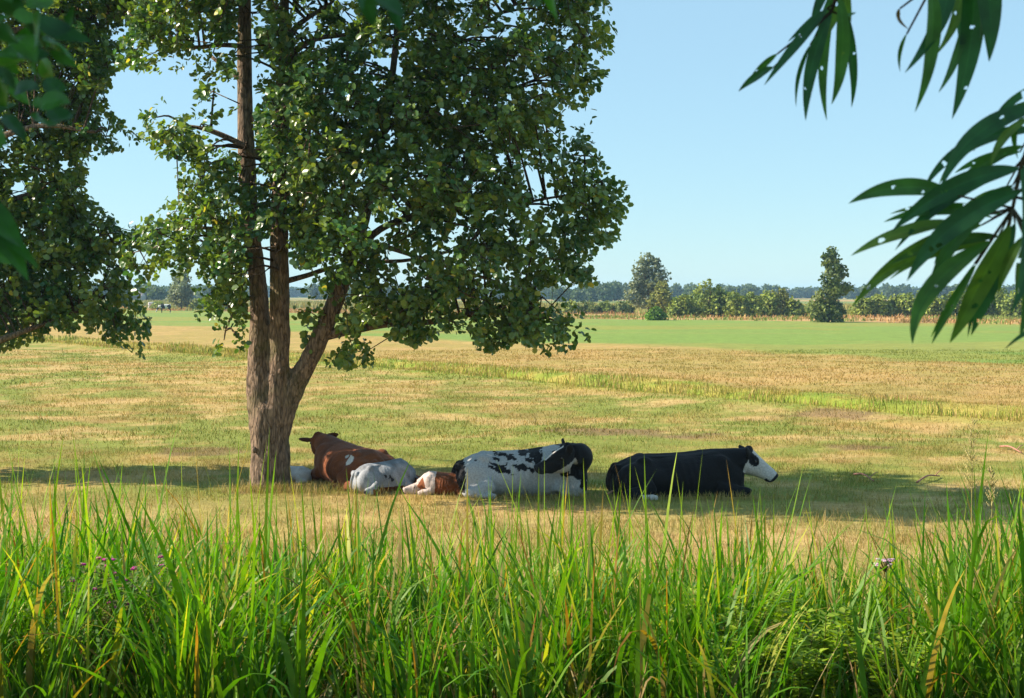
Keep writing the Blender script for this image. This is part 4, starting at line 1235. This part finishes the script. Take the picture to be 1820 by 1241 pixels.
def leafy_weed(label, px, py_top, d, hgt, nst, cols, group, leaf=.045, flowers=None, spread=.16, name='leafy_weed'):
    x = (px - CX) / F * d
    z0 = float(gz(np.array([x]), np.array([d]))[0])
    root = thing(name, (float(x), float(d), z0), label, 'weed', group)
    top = CZ - (py_top - HY) / F * d - z0
    H = max(hgt, top)
    S = Acc(); Ps, Ds, Ns, Cs = [], [], [], []
    Fl = Acc()
    for s in range(nst):
        a = rng.uniform(0, 6.28); e = spread * rng.uniform(.2, 1)
        hh = H * rng.uniform(.72, 1.02)
        pts = catmull([(0, 0, -.03), (math.cos(a) * e * .4, math.sin(a) * e * .4, hh * .5), (math.cos(a) * e, math.sin(a) * e, hh)], 8)
        S.add(*tube(pts, np.linspace(.005, .002, len(pts)), 5), (.16, .13, .04))
        for i in range(5, len(pts)):
            for f in (0, 1):
                p = pts[i] if f == 0 else (pts[i] + pts[i - 1]) / 2
                aa = i * 1.57 + f * .8
                for q in (0, 1, 2):
                    b = aa + q * 2.09 + rng.normal(0, .2)
                    Ps.append(p); Ds.append((math.cos(b), math.sin(b), rng.uniform(.1, .7))); Ns.append((rng.normal(0, .3), rng.normal(0, .3), 1))
                    Cs.append(mix(cols[0], cols[1], rng.random()))
        if flowers is not None and rng.random() < flowers[1]:
            Fl = Acc()
            for q in range(5):
                b = q * 1.257
                Fl.add(*ellipsoid(np.array([math.cos(b), math.sin(b), .15]) * .007, (.008, .008, .005), None, 6, 5), flowers[0])
            V, P, C = Fl.out(); build('flower', V, P, M_petal, root, C, True, pts[-1])
    V, P, _ = S.out(); build('stems', V, P, M_blade, root, np.tile((.16, .15, .04), (len(V), 1)))
    m = len(Ps)
    V, P, C = leaves(np.array(Ps), np.array(Ds), np.array(Ns), leaf * rng.uniform(.6, 1.3, m), np.array(Cs), LEAF_LONG * np.array([1, 1.5, 1]))
    build('foliage', V, P, M_blade, root, C)
    return root


WEED = [(.12, .22, .02), (.32, .42, .045)]
wl = ['bushy light green leafy weed among the sedge right of centre', 'upright small-leaved weed at the bottom edge right of centre', 'tall leafy weed with whorled leaves below the arching pale blade', 'small leafy weed at the bottom, left of the dense weed patch', 'dense leafy weed patch under the bent pale blade',
      'leafy weed between the bent blade and the pink flower head', 'leafy weed low near the bottom right', 'thin leafy weed left of the bushy light green one']
for i, (px, pt, d) in enumerate([(1330, 1050, 6.3), (1415, 1150, 5.9), (1460, 1085, 6.1), (1290, 1140, 5.95), (1395, 1035, 6.6), (1525, 1090, 6.5), (1580, 1150, 6.0), (1240, 1060, 6.4)]):
    leafy_weed(wl[i], px, pt, d, .42, 9, WEED, 'leafy weeds in the sedge', .05, None, .2)
leafy_weed('grey-green weed with tiny magenta flowers among the sedge at left', 215, 990, 6.3, .6, 20, [(.11, .15, .05), (.27, .30, .12)], None, .034, ((.62, .06, .36), .7), .24, 'flowering_weed')
leafy_weed('low grey-green weed beside the one with magenta flowers', 130, 1050, 6.2, .5, 8, [(.10, .15, .04), (.25, .30, .10)], None, .034, None, .2, 'leafy_weed')


def make_dock(label, px, py, d, leaves_):
    p = at(px, py, d); z0 = float(gz(np.array([p[0]]), np.array([d]))[0])
    root = thing('dock_plant', (float(p[0]), d, z0), label, 'plant', 'broad leaved dock plants')
    A = Acc(); S = Acc()
    for (az, tilt, ln, w, hgt) in leaves_:
        h = np.array([math.cos(az), math.sin(az), 0])
        stem0 = np.array([0, 0, 0.0]); s1 = h * .03 + [0, 0, hgt]
        S.add(*tube(catmull([stem0, h * .01 + [0, 0, hgt * .6], s1], 4), np.linspace(.006, .004, 9), 6), (.16, .20, .06))
        side = np.array([-math.sin(az), math.cos(az), 0])
        nn = 14; rows = []
        pp = s1.copy(); th = tilt
        for k in range(nn + 1):
            t = k / nn; ww = w * (math.sin(math.pi * min(1, t * .93 + .07)) ** .8) * (1 - .25 * t)
            dirv = h * math.cos(th) + np.array([0, 0, math.sin(th)]); up = np.cross(side, dirv) * -1
            wav = .010 * math.sin(t * 19)
            rows += [pp - side * ww + up * (.016 + wav), pp - side * ww * .5 + up * .010, pp, pp + side * ww * .5 + up * .010, pp + side * ww + up * (.016 - wav)]
            pp = pp + dirv * ln / nn; th -= .08
        V = np.array(rows); i = np.arange(nn)[:, None] * 5; j = np.arange(4)[None]
        Q = np.stack([i + j, i + j + 1, i + 6 + j, i + 5 + j], -1).reshape(-1, 4)
        C = np.tile((.10, .19, .045), (len(V), 1)); C[2::5] = (.26, .34, .12)
        A.add(V, [Q], C)
    V, P, C = A.out(); build('foliage', V, P, M_blade, root, C)
    V, P, C = S.out(); build('stems', V, P, M_blade, root, C)


make_dock('broad leaved dock plant low at the bottom left', 575, 1235, 6.15, [(R(8), R(52), .30, .040, .02), (R(-20), R(25), .30, .036, .0), (R(75), R(70), .26, .022, .05), (R(150), R(60), .2, .03, .02)])
make_dock('small dock plant at the bottom edge, left of centre', 640, 1236, 6.0, [(R(30), R(35), .22, .03, .0), (R(200), R(40), .2, .03, .0)])
make_dock('small dock plant at the bottom edge in the middle', 985, 1238, 6.1, [(R(150), R(45), .22, .028, .0), (R(20), R(60), .2, .026, .0)])


def make_umbel():
    d = 6.9; px, py = 1575, 1000
    x = (px - CX) / F * d; z0 = float(gz(np.array([x]), np.array([d]))[0]); H = CZ - (py - HY) / F * d - z0
    root = thing('flowering_rush', (float(x), d, z0), 'pale pink flower head on a thin stem above the sedge at right', 'flower')
    S = Acc(); S.add(*tube(catmull([(0.03, 0, -.03), (.01, 0, H * .5), (0, 0, H - .04)], 6), np.linspace(.006, .004, 13), 6), (.13, .18, .04))
    Fl = Acc()
    for i in range(22):
        a = rng.uniform(0, 6.28); r = rng.uniform(.01, .062); z = H + rng.uniform(-.015, .02) - r * .15
        e = np.array([math.cos(a) * r, math.sin(a) * r, z])
        S.add(*tube(np.array([(0, 0, H - .045), e * [.6, .6, 1] - [0, 0, .015], e]), [.0025, .002, .0015], 4), (.2, .17, .07))
        for q in range(5):
            b = q * 1.257 + i
            Fl.add(*ellipsoid(e + np.array([math.cos(b) * .006, math.sin(b) * .006, .002]), (.006, .006, .0035), None, 6, 5), mix((.60, .36, .46), (.72, .56, .62), rng.random()))
    V, P, C = S.out(); build('stem', V, P, M_blade, root, C)
    V, P, C = Fl.out(); build('flower_head', V, P, M_petal, root, C)


make_umbel()


def make_plume(label, px, py, d, sc):
    x = (px - CX) / F * d; z0 = float(gz(np.array([x]), np.array([d]))[0]); H = CZ - (py - HY) / F * d - z0
    root = thing('grass_plume', (float(x), d, z0), label, 'grass plume', 'seeding grass plumes')
    S = Acc(); S.add(*tube(catmull([(0.02, 0, -.03), (.0, 0, H * .6), (0.01, 0, H)], 6), np.linspace(.004, .0015, 13), 5), (.36, .30, .10))
    for i in range(46):
        t = rng.uniform(.0, 1); z = H - sc * t; a = rng.uniform(0, 6.28); ln = sc * rng.uniform(.12, .34) * (.4 + t * .8)
        e = np.array([math.cos(a) * ln * .6, math.sin(a) * ln * .6, z + ln * .75])
        S.add(*tube(np.array([(0, 0, z), e * [.5, .5, 1] - [0, 0, ln * .3], e]), [.0012, .001, .0008], 3), (.48, .40, .16))
        for q in range(3):
            u = .5 + .25 * q
            S.add(*ellipsoid(np.array([e[0] * u, e[1] * u, z + (e[2] - z) * u]), (.0022, .0022, .006), None, 5, 4), (.56, .46, .20))
    V, P, C = S.out(); build('panicle', V, P, M_grass, root, C)


make_plume('feathery straw coloured grass plume standing above the sedge at right', 1727, 752, 7.0, .36)
make_plume('smaller feathery grass plume right beside the larger one', 1762, 835, 7.2, .2)


# fallen sticks on the meadow
def stick(label, p0, p1, r):
    d = dist_of((p0[1] + p1[1]) / 2)
    a = at(p0[0], p0[1], dist_of(p0[1])); b = at(p1[0], p1[1], dist_of(p1[1])); m = (a + b) / 2
    g = float(gz(np.array([m[0]]), np.array([m[1]]))[0])
    root = thing('fallen_stick', (float(m[0]), float(m[1]), g), label, 'stick', 'fallen sticks on the meadow')
    A = Acc(); a = a - m; b = b - m; a[2] = b[2] = .035
    mid = (a + b) / 2 + np.array([0, .03, .05])
    A.add(*tube(catmull([a, mid, b], 5), np.linspace(r, r * .6, 11), 7, .25, 3), (.34, .17, .12))
    tw = mid * .4 + b * .6; A.add(*tube(np.array([tw, tw + [.08, .04, .07], tw + [.17, .10, .09]]), [r * .5, r * .4, r * .2], 5), (.34, .17, .12))
    V, P, C = A.out(); build('wood', V, P, M_wood, root, C)


stick('reddish fallen stick right of the black cow, its left end low', (1630, 858), (1670, 847), .018)
stick('reddish fallen stick nearest the white faced cow', (1518, 843), (1553, 855), .018)
stick('pale pink stick farther back near the right edge', (1778, 797), (1815, 808), .022)
stick('short pale stick just behind the rump of the black cow', (1078, 881), (1106, 880), .02)


# ------------------------------------------------------------------ overhanging boughs near the viewer
def long_leaf(A, base, tip, w, sag, col, nrm=(0, -1, 0.2), holes=(), hc=None):
    """a willow leaf as a fine curved strip with worm holes left open"""
    base = np.array(base, float); tip = np.array(tip, float)
    mid = (base + tip) / 2 + np.array(sag, float)
    nn = 110
    t = np.linspace(0, 1, nn + 1)
    P = (1 - t)[:, None] ** 2 * base + 2 * (t * (1 - t))[:, None] * mid + (t ** 2)[:, None] * tip
    T = unit(np.gradient(P, axis=0)); S = unit(np.cross(T, np.array(nrm, float))); N = np.cross(S, T)
    prof = w * (np.sin(np.pi * np.clip(t, 0, 1) ** 0.75)) ** 0.85
    prof[0] = w * .06; prof[-1] = w * .01
    cols_ = np.linspace(-1, 1, 21)
    V = P[:, None] + S[:, None] * (prof[:, None] * cols_[None])[..., None] * .5 + N[:, None] * (np.abs(cols_)[None] ** 1.3 * prof[:, None] * .12 + .05 * prof[:, None] * np.sin(t * 9)[:, None])[..., None]
    k = 21
    i = np.arange(nn)[:, None] * k; j = np.arange(k - 1)[None]
    Q = np.stack([i + j, i + j + 1, i + k + j + 1, i + k + j], -1)
    keep = np.ones(Q.shape[:2], bool)
    for (ht, hs_, r) in holes:
        tt = (np.arange(nn) + .5) / nn; ss = (cols_[:-1] + cols_[1:]) / 2
        L = np.linalg.norm(tip - base)
        dm = ((tt - ht) * L)[:, None] ** 2 + ((ss - hs_)[None] * prof[:-1, None] * .5) ** 2
        keep &= dm > (r * (1 + .22 * np.sin(2 * np.arctan2(((ss - hs_)[None] * prof[:-1, None] * .5), ((tt - ht) * L)[:, None]) + ht * 40) + .12 * np.sin(3 * np.arctan2(((ss - hs_)[None] * prof[:-1, None] * .5), ((tt - ht) * L)[:, None]) + ht * 90))) ** 2
    C = np.tile(np.array(col, float), (nn + 1, k, 1)); C[:, 10] = np.array(col) * 1.3
    A.add(V.reshape(-1, 3), [Q[keep]], C.reshape(-1, 3))


def rnd_holes(n):
    return [(rng.uniform(.2, .85), rng.uniform(-.7, .7), rng.choice([.0012, .0016, .0020, .0030])) for _ in range(n)]


def make_willow():
    root = thing('willow_tree', (2.9, .9, float(gz(np.array([2.9]), np.array([.9]))[0])), 'willow hanging its long dark leaves in from the upper right', 'tree')
    A = Acc()
    limb(A, [(2.9, .9, 1.3, .20), (2.88, .92, 1.8, .15), (2.82, .95, 2.8, .13), (2.7, 1.0, 3.8, .10), (2.6, 1.05, 4.8, .05)], 6, 16, .15, 4)
    limb(A, [(2.80, .96, 3.0, .06), (2.2, 1.15, 3.55, .045), (1.5, 1.35, 3.80, .03), (.9, 1.5, 3.75, .018), (.45, 1.55, 3.62, .010), (.30, 1.55, 3.50, .006)], 6, 10, .12, 5)
    limb(A, [(2.2, 1.15, 3.55, .03), (1.5, 1.35, 3.55, .018), (.95, 1.45, 3.42, .009), (.62, 1.5, 3.25, .006)], 6, 8, .1, 6)
    limb(A, [(1.0, 1.48, 3.77, .010), (.7, 1.52, 3.6, .007), (.56, 1.52, 3.42, .005)], 5, 6, .1, 7)
    A.build('trunk', M_twig, root)
    DK = (.024, .100, .030); MD = (.050, .145, .028); LT = (.10, .185, .028)
    def twig(name, pts, lvs, d):
        more = []
        for (b, t, w, sag, dd, c, nh) in lvs:
            if w >= 20 and rng.random() < .7:   # a narrower neighbour behind
                jb = rng.normal(0, 9, 2); jt = rng.normal(0, 26, 2)
                more.append(((b[0] + jb[0], b[1] + jb[1]), (t[0] + 14 + jt[0], t[1] - 14 + jt[1]), w * .72, sag, dd + rng.uniform(.02, .09), (DK, MD, LT)[rng.integers(0, 3)], 1))
        lvs = lvs + more
        B = Acc(); Lf = Acc()
        path = catmull([at(px, py, dd) for px, py, dd in pts], 8)
        B.add(*tube(path, np.linspace(.0045, .0018, len(path)), 6), (.22, .12, .04))
        for (b, t, w, sag, dd, c, nh) in lvs:
            bw = at(b[0], b[1], dd); tw_ = at(t[0], t[1], dd + rng.uniform(-.05, .05))
            sg = (np.array([sag[0], 0, -sag[1]]) / F * dd) * 1.7
            # petiole back to the nearest twig point
            q = path[np.argmin(np.linalg.norm(path - bw, axis=1))]
            B.add(*tube(np.array([q, (q + bw) / 2, bw]), [.0014, .0012, .001], 4), (.20, .16, .04))
            long_leaf(Lf, bw, tw_, w * .72 / F * dd, sg, c, (rng.uniform(-.35, .35), -1, rng.uniform(.0, .6)), rnd_holes((nh + 1) // 2))
        o = B.build('twig', M_twig, root)
        V, P, C = Lf.out(); f = build('foliage', V - np.array(root.location), P, M_willow, o, C)
        return o
    # spray hanging in the top middle-right
    twig('twig', [(1640, -420, 1.55), (1560, -180, 1.55), (1500, -40, 1.55), (1478, 20, 1.55)], [
        ((1470, 15), (1358, 152), 26, (0, -4), 1.55, DK, 1), ((1375, 120), (1312, 163), 22, (0, -6), 1.52, DK, 0),
        ((1478, 20), (1432, 215), 34, (-14, 0), 1.55, DK, 4), ((1492, -10), (1478, 186), 36, (14, 10), 1.5, MD, 2),
        ((1500, -40), (1485, 140), 30, (10, 0), 1.57, LT, 1), ((1440, 80), (1415, 190), 12, (-10, 0), 1.56, DK, 0),
        ((1462, 20), (1400, 75), 18, (4, -4), 1.6, DK, 0), ((1500, 30), (1522, 22), 8, (0, 0), 1.56, MD, 0),
        ((1496, -60), (1440, 60), 26, (-10, -4), 1.6, DK, 0)], 1.55)
    twig('twig', [(1800, -330, 1.5), (1745, -180, 1.5), (1690, -70, 1.5), (1660, -30, 1.5)], [
        ((1690, -60), (1608, 130), 40, (26, 0), 1.45, DK, 0), ((1650, -30), (1626, 200), 44, (22, -10), 1.4, MD, 0), ((1612, 60), (1600, 128), 10, (-8, 0), 1.45, MD, 0),
        ((1600, 15), (1615, 52), 12, (-12, 0), 1.5, (.16, .09, .04), 0)], 1.5)
    twig('twig', [(1890, -380, 1.45), (1800, -200, 1.45), (1740, -70, 1.45)], [
        ((1725, -90), (1692, 212), 58, (22, 0), 1.45, DK, 3), ((1735, -120), (1758, 110), 62, (14, 0), 1.42, DK, 2), ((1712, 40), (1668, 165), 24, (10, 0), 1.47, MD, 0)], 1.45)
    # fan of leaves at the right edge
    twig('twig', [(2100, -60, 1.5), (1950, 90, 1.48), (1860, 190, 1.46), (1818, 290, 1.45), (1800, 370, 1.45)], [
        ((1850, 190), (1672, 335), 46, (-30, -26), 1.44, DK, 2), ((1850, 150), (1755, 235), 20, (-12, -8), 1.46, DK, 1),
        ((1690, 345), (1508, 362), 44, (-2, -24), 1.46, MD, 4), ((1812, 300), (1585, 412), 50, (-10, -24), 1.42, DK, 3),
        ((1815, 340), (1612, 500), 54, (-24, -20), 1.40, DK, 3), ((1700, 395), (1512, 455), 34, (-8, -12), 1.47, LT, 3), ((1745, 400), (1515, 545), 40, (-20, -20), 1.48, LT, 2),
        ((1760, 430), (1622, 612), 46, (-44, -6), 1.42, (.05, .14, .02), 2), ((1795, 400), (1688, 610), 60, (-4, 8), 1.40, LT, 6), ((1735, 470), (1656, 612), 20, (-10, 12), 1.47, MD, 2),
        ((1815, 300), (1795, 560), 52, (30, 0), 1.36, DK, 1), ((1830, 330), (1812, 600), 60, (20, 0), 1.36, MD, 2), ((1818, 260), (1700, 330), 30, (-6, -8), 1.5, MD, 1),
        ((1855, 230), (1640, 340), 34, (-30, -30), 1.5, DK, 2), ((1775, 420), (1580, 470), 30, (-6, -14), 1.5, (.05, .12, .02), 2), ((1860, 250), (1810, 300), 26, (0, 0), 1.5, (.30, .14, .03), 0),
        ((1780, 380), (1570, 395), 30, (-6, -18), 1.52, MD, 1), ((1800, 330), (1660, 470), 34, (-14, -16), 1.53, DK, 1), ((1790, 420), (1720, 600), 24, (-14, 0), 1.5, DK, 1), ((1830, 210), (1760, 300), 22, (-14, -10), 1.42, LT, 0), ((1760, 430), (1545, 505), 24, (-14, -14), 1.5, LT, 1), ((1870, 180), (1730, 270), 26, (-20, -20), 1.48, MD, 1), ((1820, 420), (1775, 520), 26, (-8, 0), 1.38, LT, 0),
        ((1900, 560), (1785, 622), 14, (-10, -6), 1.4, DK, 0), ((1870, 360), (1850, 640), 50, (20, 0), 1.42, DK, 1)], 1.45)


make_willow()


def make_near_ash():
    """tree beside the viewer on the left: a few blurred leaflets hang into the top-left corner, its crown shades the willow"""
    gx, gy = -3.2, 2.6
    root = thing('ash_tree', (gx, gy, float(gz(np.array([gx]), np.array([gy]))[0])), 'blurred near tree hanging broad dark leaflets into the upper left corner', 'tree')
    A = Acc()
    limb(A, [(gx, gy, 1.2, .22), (gx, gy, 1.8, .17), (gx + .05, gy, 3.0, .15), (gx + .1, gy - .05, 4.5, .12), (gx + .2, gy - .1, 6.2, .06)], 6, 16, .15, 9)
    limb(A, [(gx + .05, gy, 3.1, .06), (-2.3, 2.4, 3.55, .04), (-1.4, 2.25, 3.62, .02), (-.95, 2.2, 3.50, .01), (-.78, 2.2, 3.30, .006)], 6, 9, .1, 10)
    limb(A, [(gx + .1, gy, 4.3, .07), (-2.3, 2.1, 5.0, .05), (-1.2, 1.8, 5.3, .03), (-.2, 1.7, 5.2, .015)], 6, 9, .1, 11)
    limb(A, [(gx + .1, gy, 3.9, .05), (-2.0, 2.1, 4.1, .03), (-1.0, 1.9, 4.05, .015), (-.3, 1.8, 3.75, .006), (-.2, 1.8, 3.5, .004)], 6, 8, .1, 12)
    A.build('trunk', M_twig, root)
    Lf = Acc()
    G = [(.035, .13, .016), (.055, .175, .022), (.022, .085, .024)]
    def lf(b, t, w, d, c):
        long_leaf(Lf, at(*b, d), at(*t, d + rng.uniform(-.06, .06)), w / F * d, (0, 0, rng.uniform(-.01, .01)), G[c], (rng.uniform(-.6, .6), -1, rng.uniform(.2, .9)))
    for i in range(52):
        px = rng.uniform(-90, 95) * (1 if rng.random() < .9 else 1.4); py = rng.uniform(-40, 230)
        if px > 60 + rng.uniform(0, 60) - py * .1: px = rng.uniform(-80, 40)
        a = rng.uniform(-.4, 1.9); ln = rng.uniform(42, 78)
        lf((px, py), (px + math.cos(a) * ln, py + math.sin(a) * ln), rng.uniform(26, 42), rng.uniform(.85, 1.15), rng.integers(0, 3))
    for b, t, w, c in (((60, 30), (165, 75), 36, 2), ((110, 60), (130, 10), 28, 2), ((70, 45), (105, 62), 34, 2), ((90, 90), (140, 120), 22, 1), ((-20, 350), (40, 440), 40, 0), ((-30, 390), (50, 500), 44, 0), ((-40, 430), (20, 470), 40, 1), ((-30, 240), (12, 260), 40, 1), ((-20, 400), (70, 480), 26, 0),
                       ((640, -60), (665, 50), 44, 2), ((655, -50), (720, 30), 40, 2), ((630, -60), (645, 20), 36, 2), ((690, -40), (715, 55), 24, 2), ((955, -60), (992, 38), 30, 1), ((930, -60), (960, 0), 28, 1)):
        lf(b, t, w, 1.0 if b[0] < 300 else .9, c)
    # the crown above, out of view, added to shade the willow and corner leaflets
    n = 7500
    bl = [(-2.6, 2.0, 5.6, 1.1), (-1.7, 1.8, 5.3, .9), (-1.0, 1.7, 5.2, .7), (-2.9, 2.4, 6.3, .9), (-2.0, 1.5, 6.0, .9), (-1.3, 1.4, 4.6, .45), (-2.0, 2.0, 4.7, .6), (-.4, 1.7, 5.2, .5), (-1.5, 1.1, 3.95, .42), (-2.0, 1.1, 4.3, .5), (-1.1, 1.15, 3.75, .3), (-2.2, 1.3, 3.9, .5)]
    for (x, y, z, r) in bl:
        m = int(n * r * r / 5.5); dr = unit(rng.normal(size=(m, 3)))
        P = np.array([x, y, z]) + dr * (r * rng.random(m) ** .4)[:, None] * np.array([1, .8, .8])
        Lf.add(*leaves(P, rng.normal(size=(m, 3)) + [0, 0, -.3], rng.normal(size=(m, 3)) * .6 + [0, 0, 1], rng.uniform(.07, .13, m), np.tile(G[1], (m, 1)), LEAF_LONG * np.array([1, 1.8, 1])))
    V, P, C = Lf.out(); build('crown', V - np.array(root.location), P, M_willow, root, C)


make_near_ash()

# ------------------------------------------------------------------ light, sky, air, camera
SUN_EL, SUN_AZ = R(34), R(-86)     # azimuth clockwise from +Y (view direction)
sd = Vector((math.sin(SUN_AZ) * math.cos(SUN_EL), math.cos(SUN_AZ) * math.cos(SUN_EL), math.sin(SUN_EL)))
sun = bpy.data.lights.new('sun', 'SUN'); sun.energy = 5.0; sun.angle = R(0.5); sun.color = (1.0, 0.885, 0.74)
so = bpy.data.objects.new('sun', sun); COL.objects.link(so); so.rotation_euler = sd.to_track_quat('Z', 'Y').to_euler(); so.location = (-30, 10, 30)

w = bpy.data.worlds.new('World'); scene.world = w; w.use_nodes = True
nt = w.node_tree; nt.nodes.clear()
sky = nt.nodes.new('ShaderNodeTexSky'); sky.sky_type = 'NISHITA'; sky.sun_disc = False
sky.sun_elevation = SUN_EL; sky.sun_rotation = SUN_AZ % (2 * math.pi); sky.air_density = 1.0; sky.dust_density = 0.0; sky.ozone_density = 1.6
bg = nt.nodes.new('ShaderNodeBackground'); bg.inputs['Strength'].default_value = 0.068
wo = nt.nodes.new('ShaderNodeOutputWorld')
tint = nt.nodes.new('ShaderNodeVectorMath'); tint.operation = 'MULTIPLY'; tint.inputs[1].default_value = (0.88, 1.10, 1.18)
nt.links.new(sky.outputs[0], tint.inputs[0]); 
even = nt.nodes.new('ShaderNodeMix'); even.data_type = 'RGBA'; even.inputs['Factor'].default_value = 0.60; even.inputs['B'].default_value = (3.25, 5.05, 6.2, 1)
nt.links.new(tint.outputs[0], even.inputs['A']); nt.links.new(even.outputs['Result'], bg.inputs['Color']); nt.links.new(bg.outputs[0], wo.inputs['Surface'])


def make_haze():
    m, nt, N, L, out = nodes_of('air')
    v = N.new('ShaderNodeVolumePrincipled'); v.inputs['Color'].default_value = (0.46, 0.75, 1.0, 1); v.inputs['Density'].default_value = 0.00025; v.inputs['Anisotropy'].default_value = 0.0
    L.new(v.outputs[0], out.inputs['Volume'])
    V, P = box((0, 1590, 8.0), (4400, 3260, 19.0))
    o = build('haze', V, P, m, None, None, False)
    tag(o, 'thin blue summer haze over the far fields', 'haze', kind='stuff')


make_haze()

cam = bpy.data.cameras.new('camera'); cam.lens = 50; cam.sensor_width = 36; cam.clip_end = 8000; cam.clip_start = 0.05
cam.shift_y = (HY - 620.5) / 1820.0
cam.dof.use_dof = True; cam.dof.focus_distance = 19.0; cam.dof.aperture_fstop = 18.0
co = bpy.data.objects.new('camera', cam); COL.objects.link(co); co.location = (0, 0, CZ); co.rotation_euler = (R(90), 0, 0)
scene.camera = co

scene.render.engine = 'CYCLES'
cy = scene.cycles
cy.max_bounces = 6; cy.diffuse_bounces = 3; cy.glossy_bounces = 2; cy.transmission_bounces = 4; cy.transparent_max_bounces = 6; cy.volume_bounces = 0
cy.use_denoising = True
vs = scene.view_settings
vs.view_transform = 'Standard'; vs.look = 'None'; vs.gamma = 1.0; vs.use_curve_mapping = False; vs.exposure = 1.15
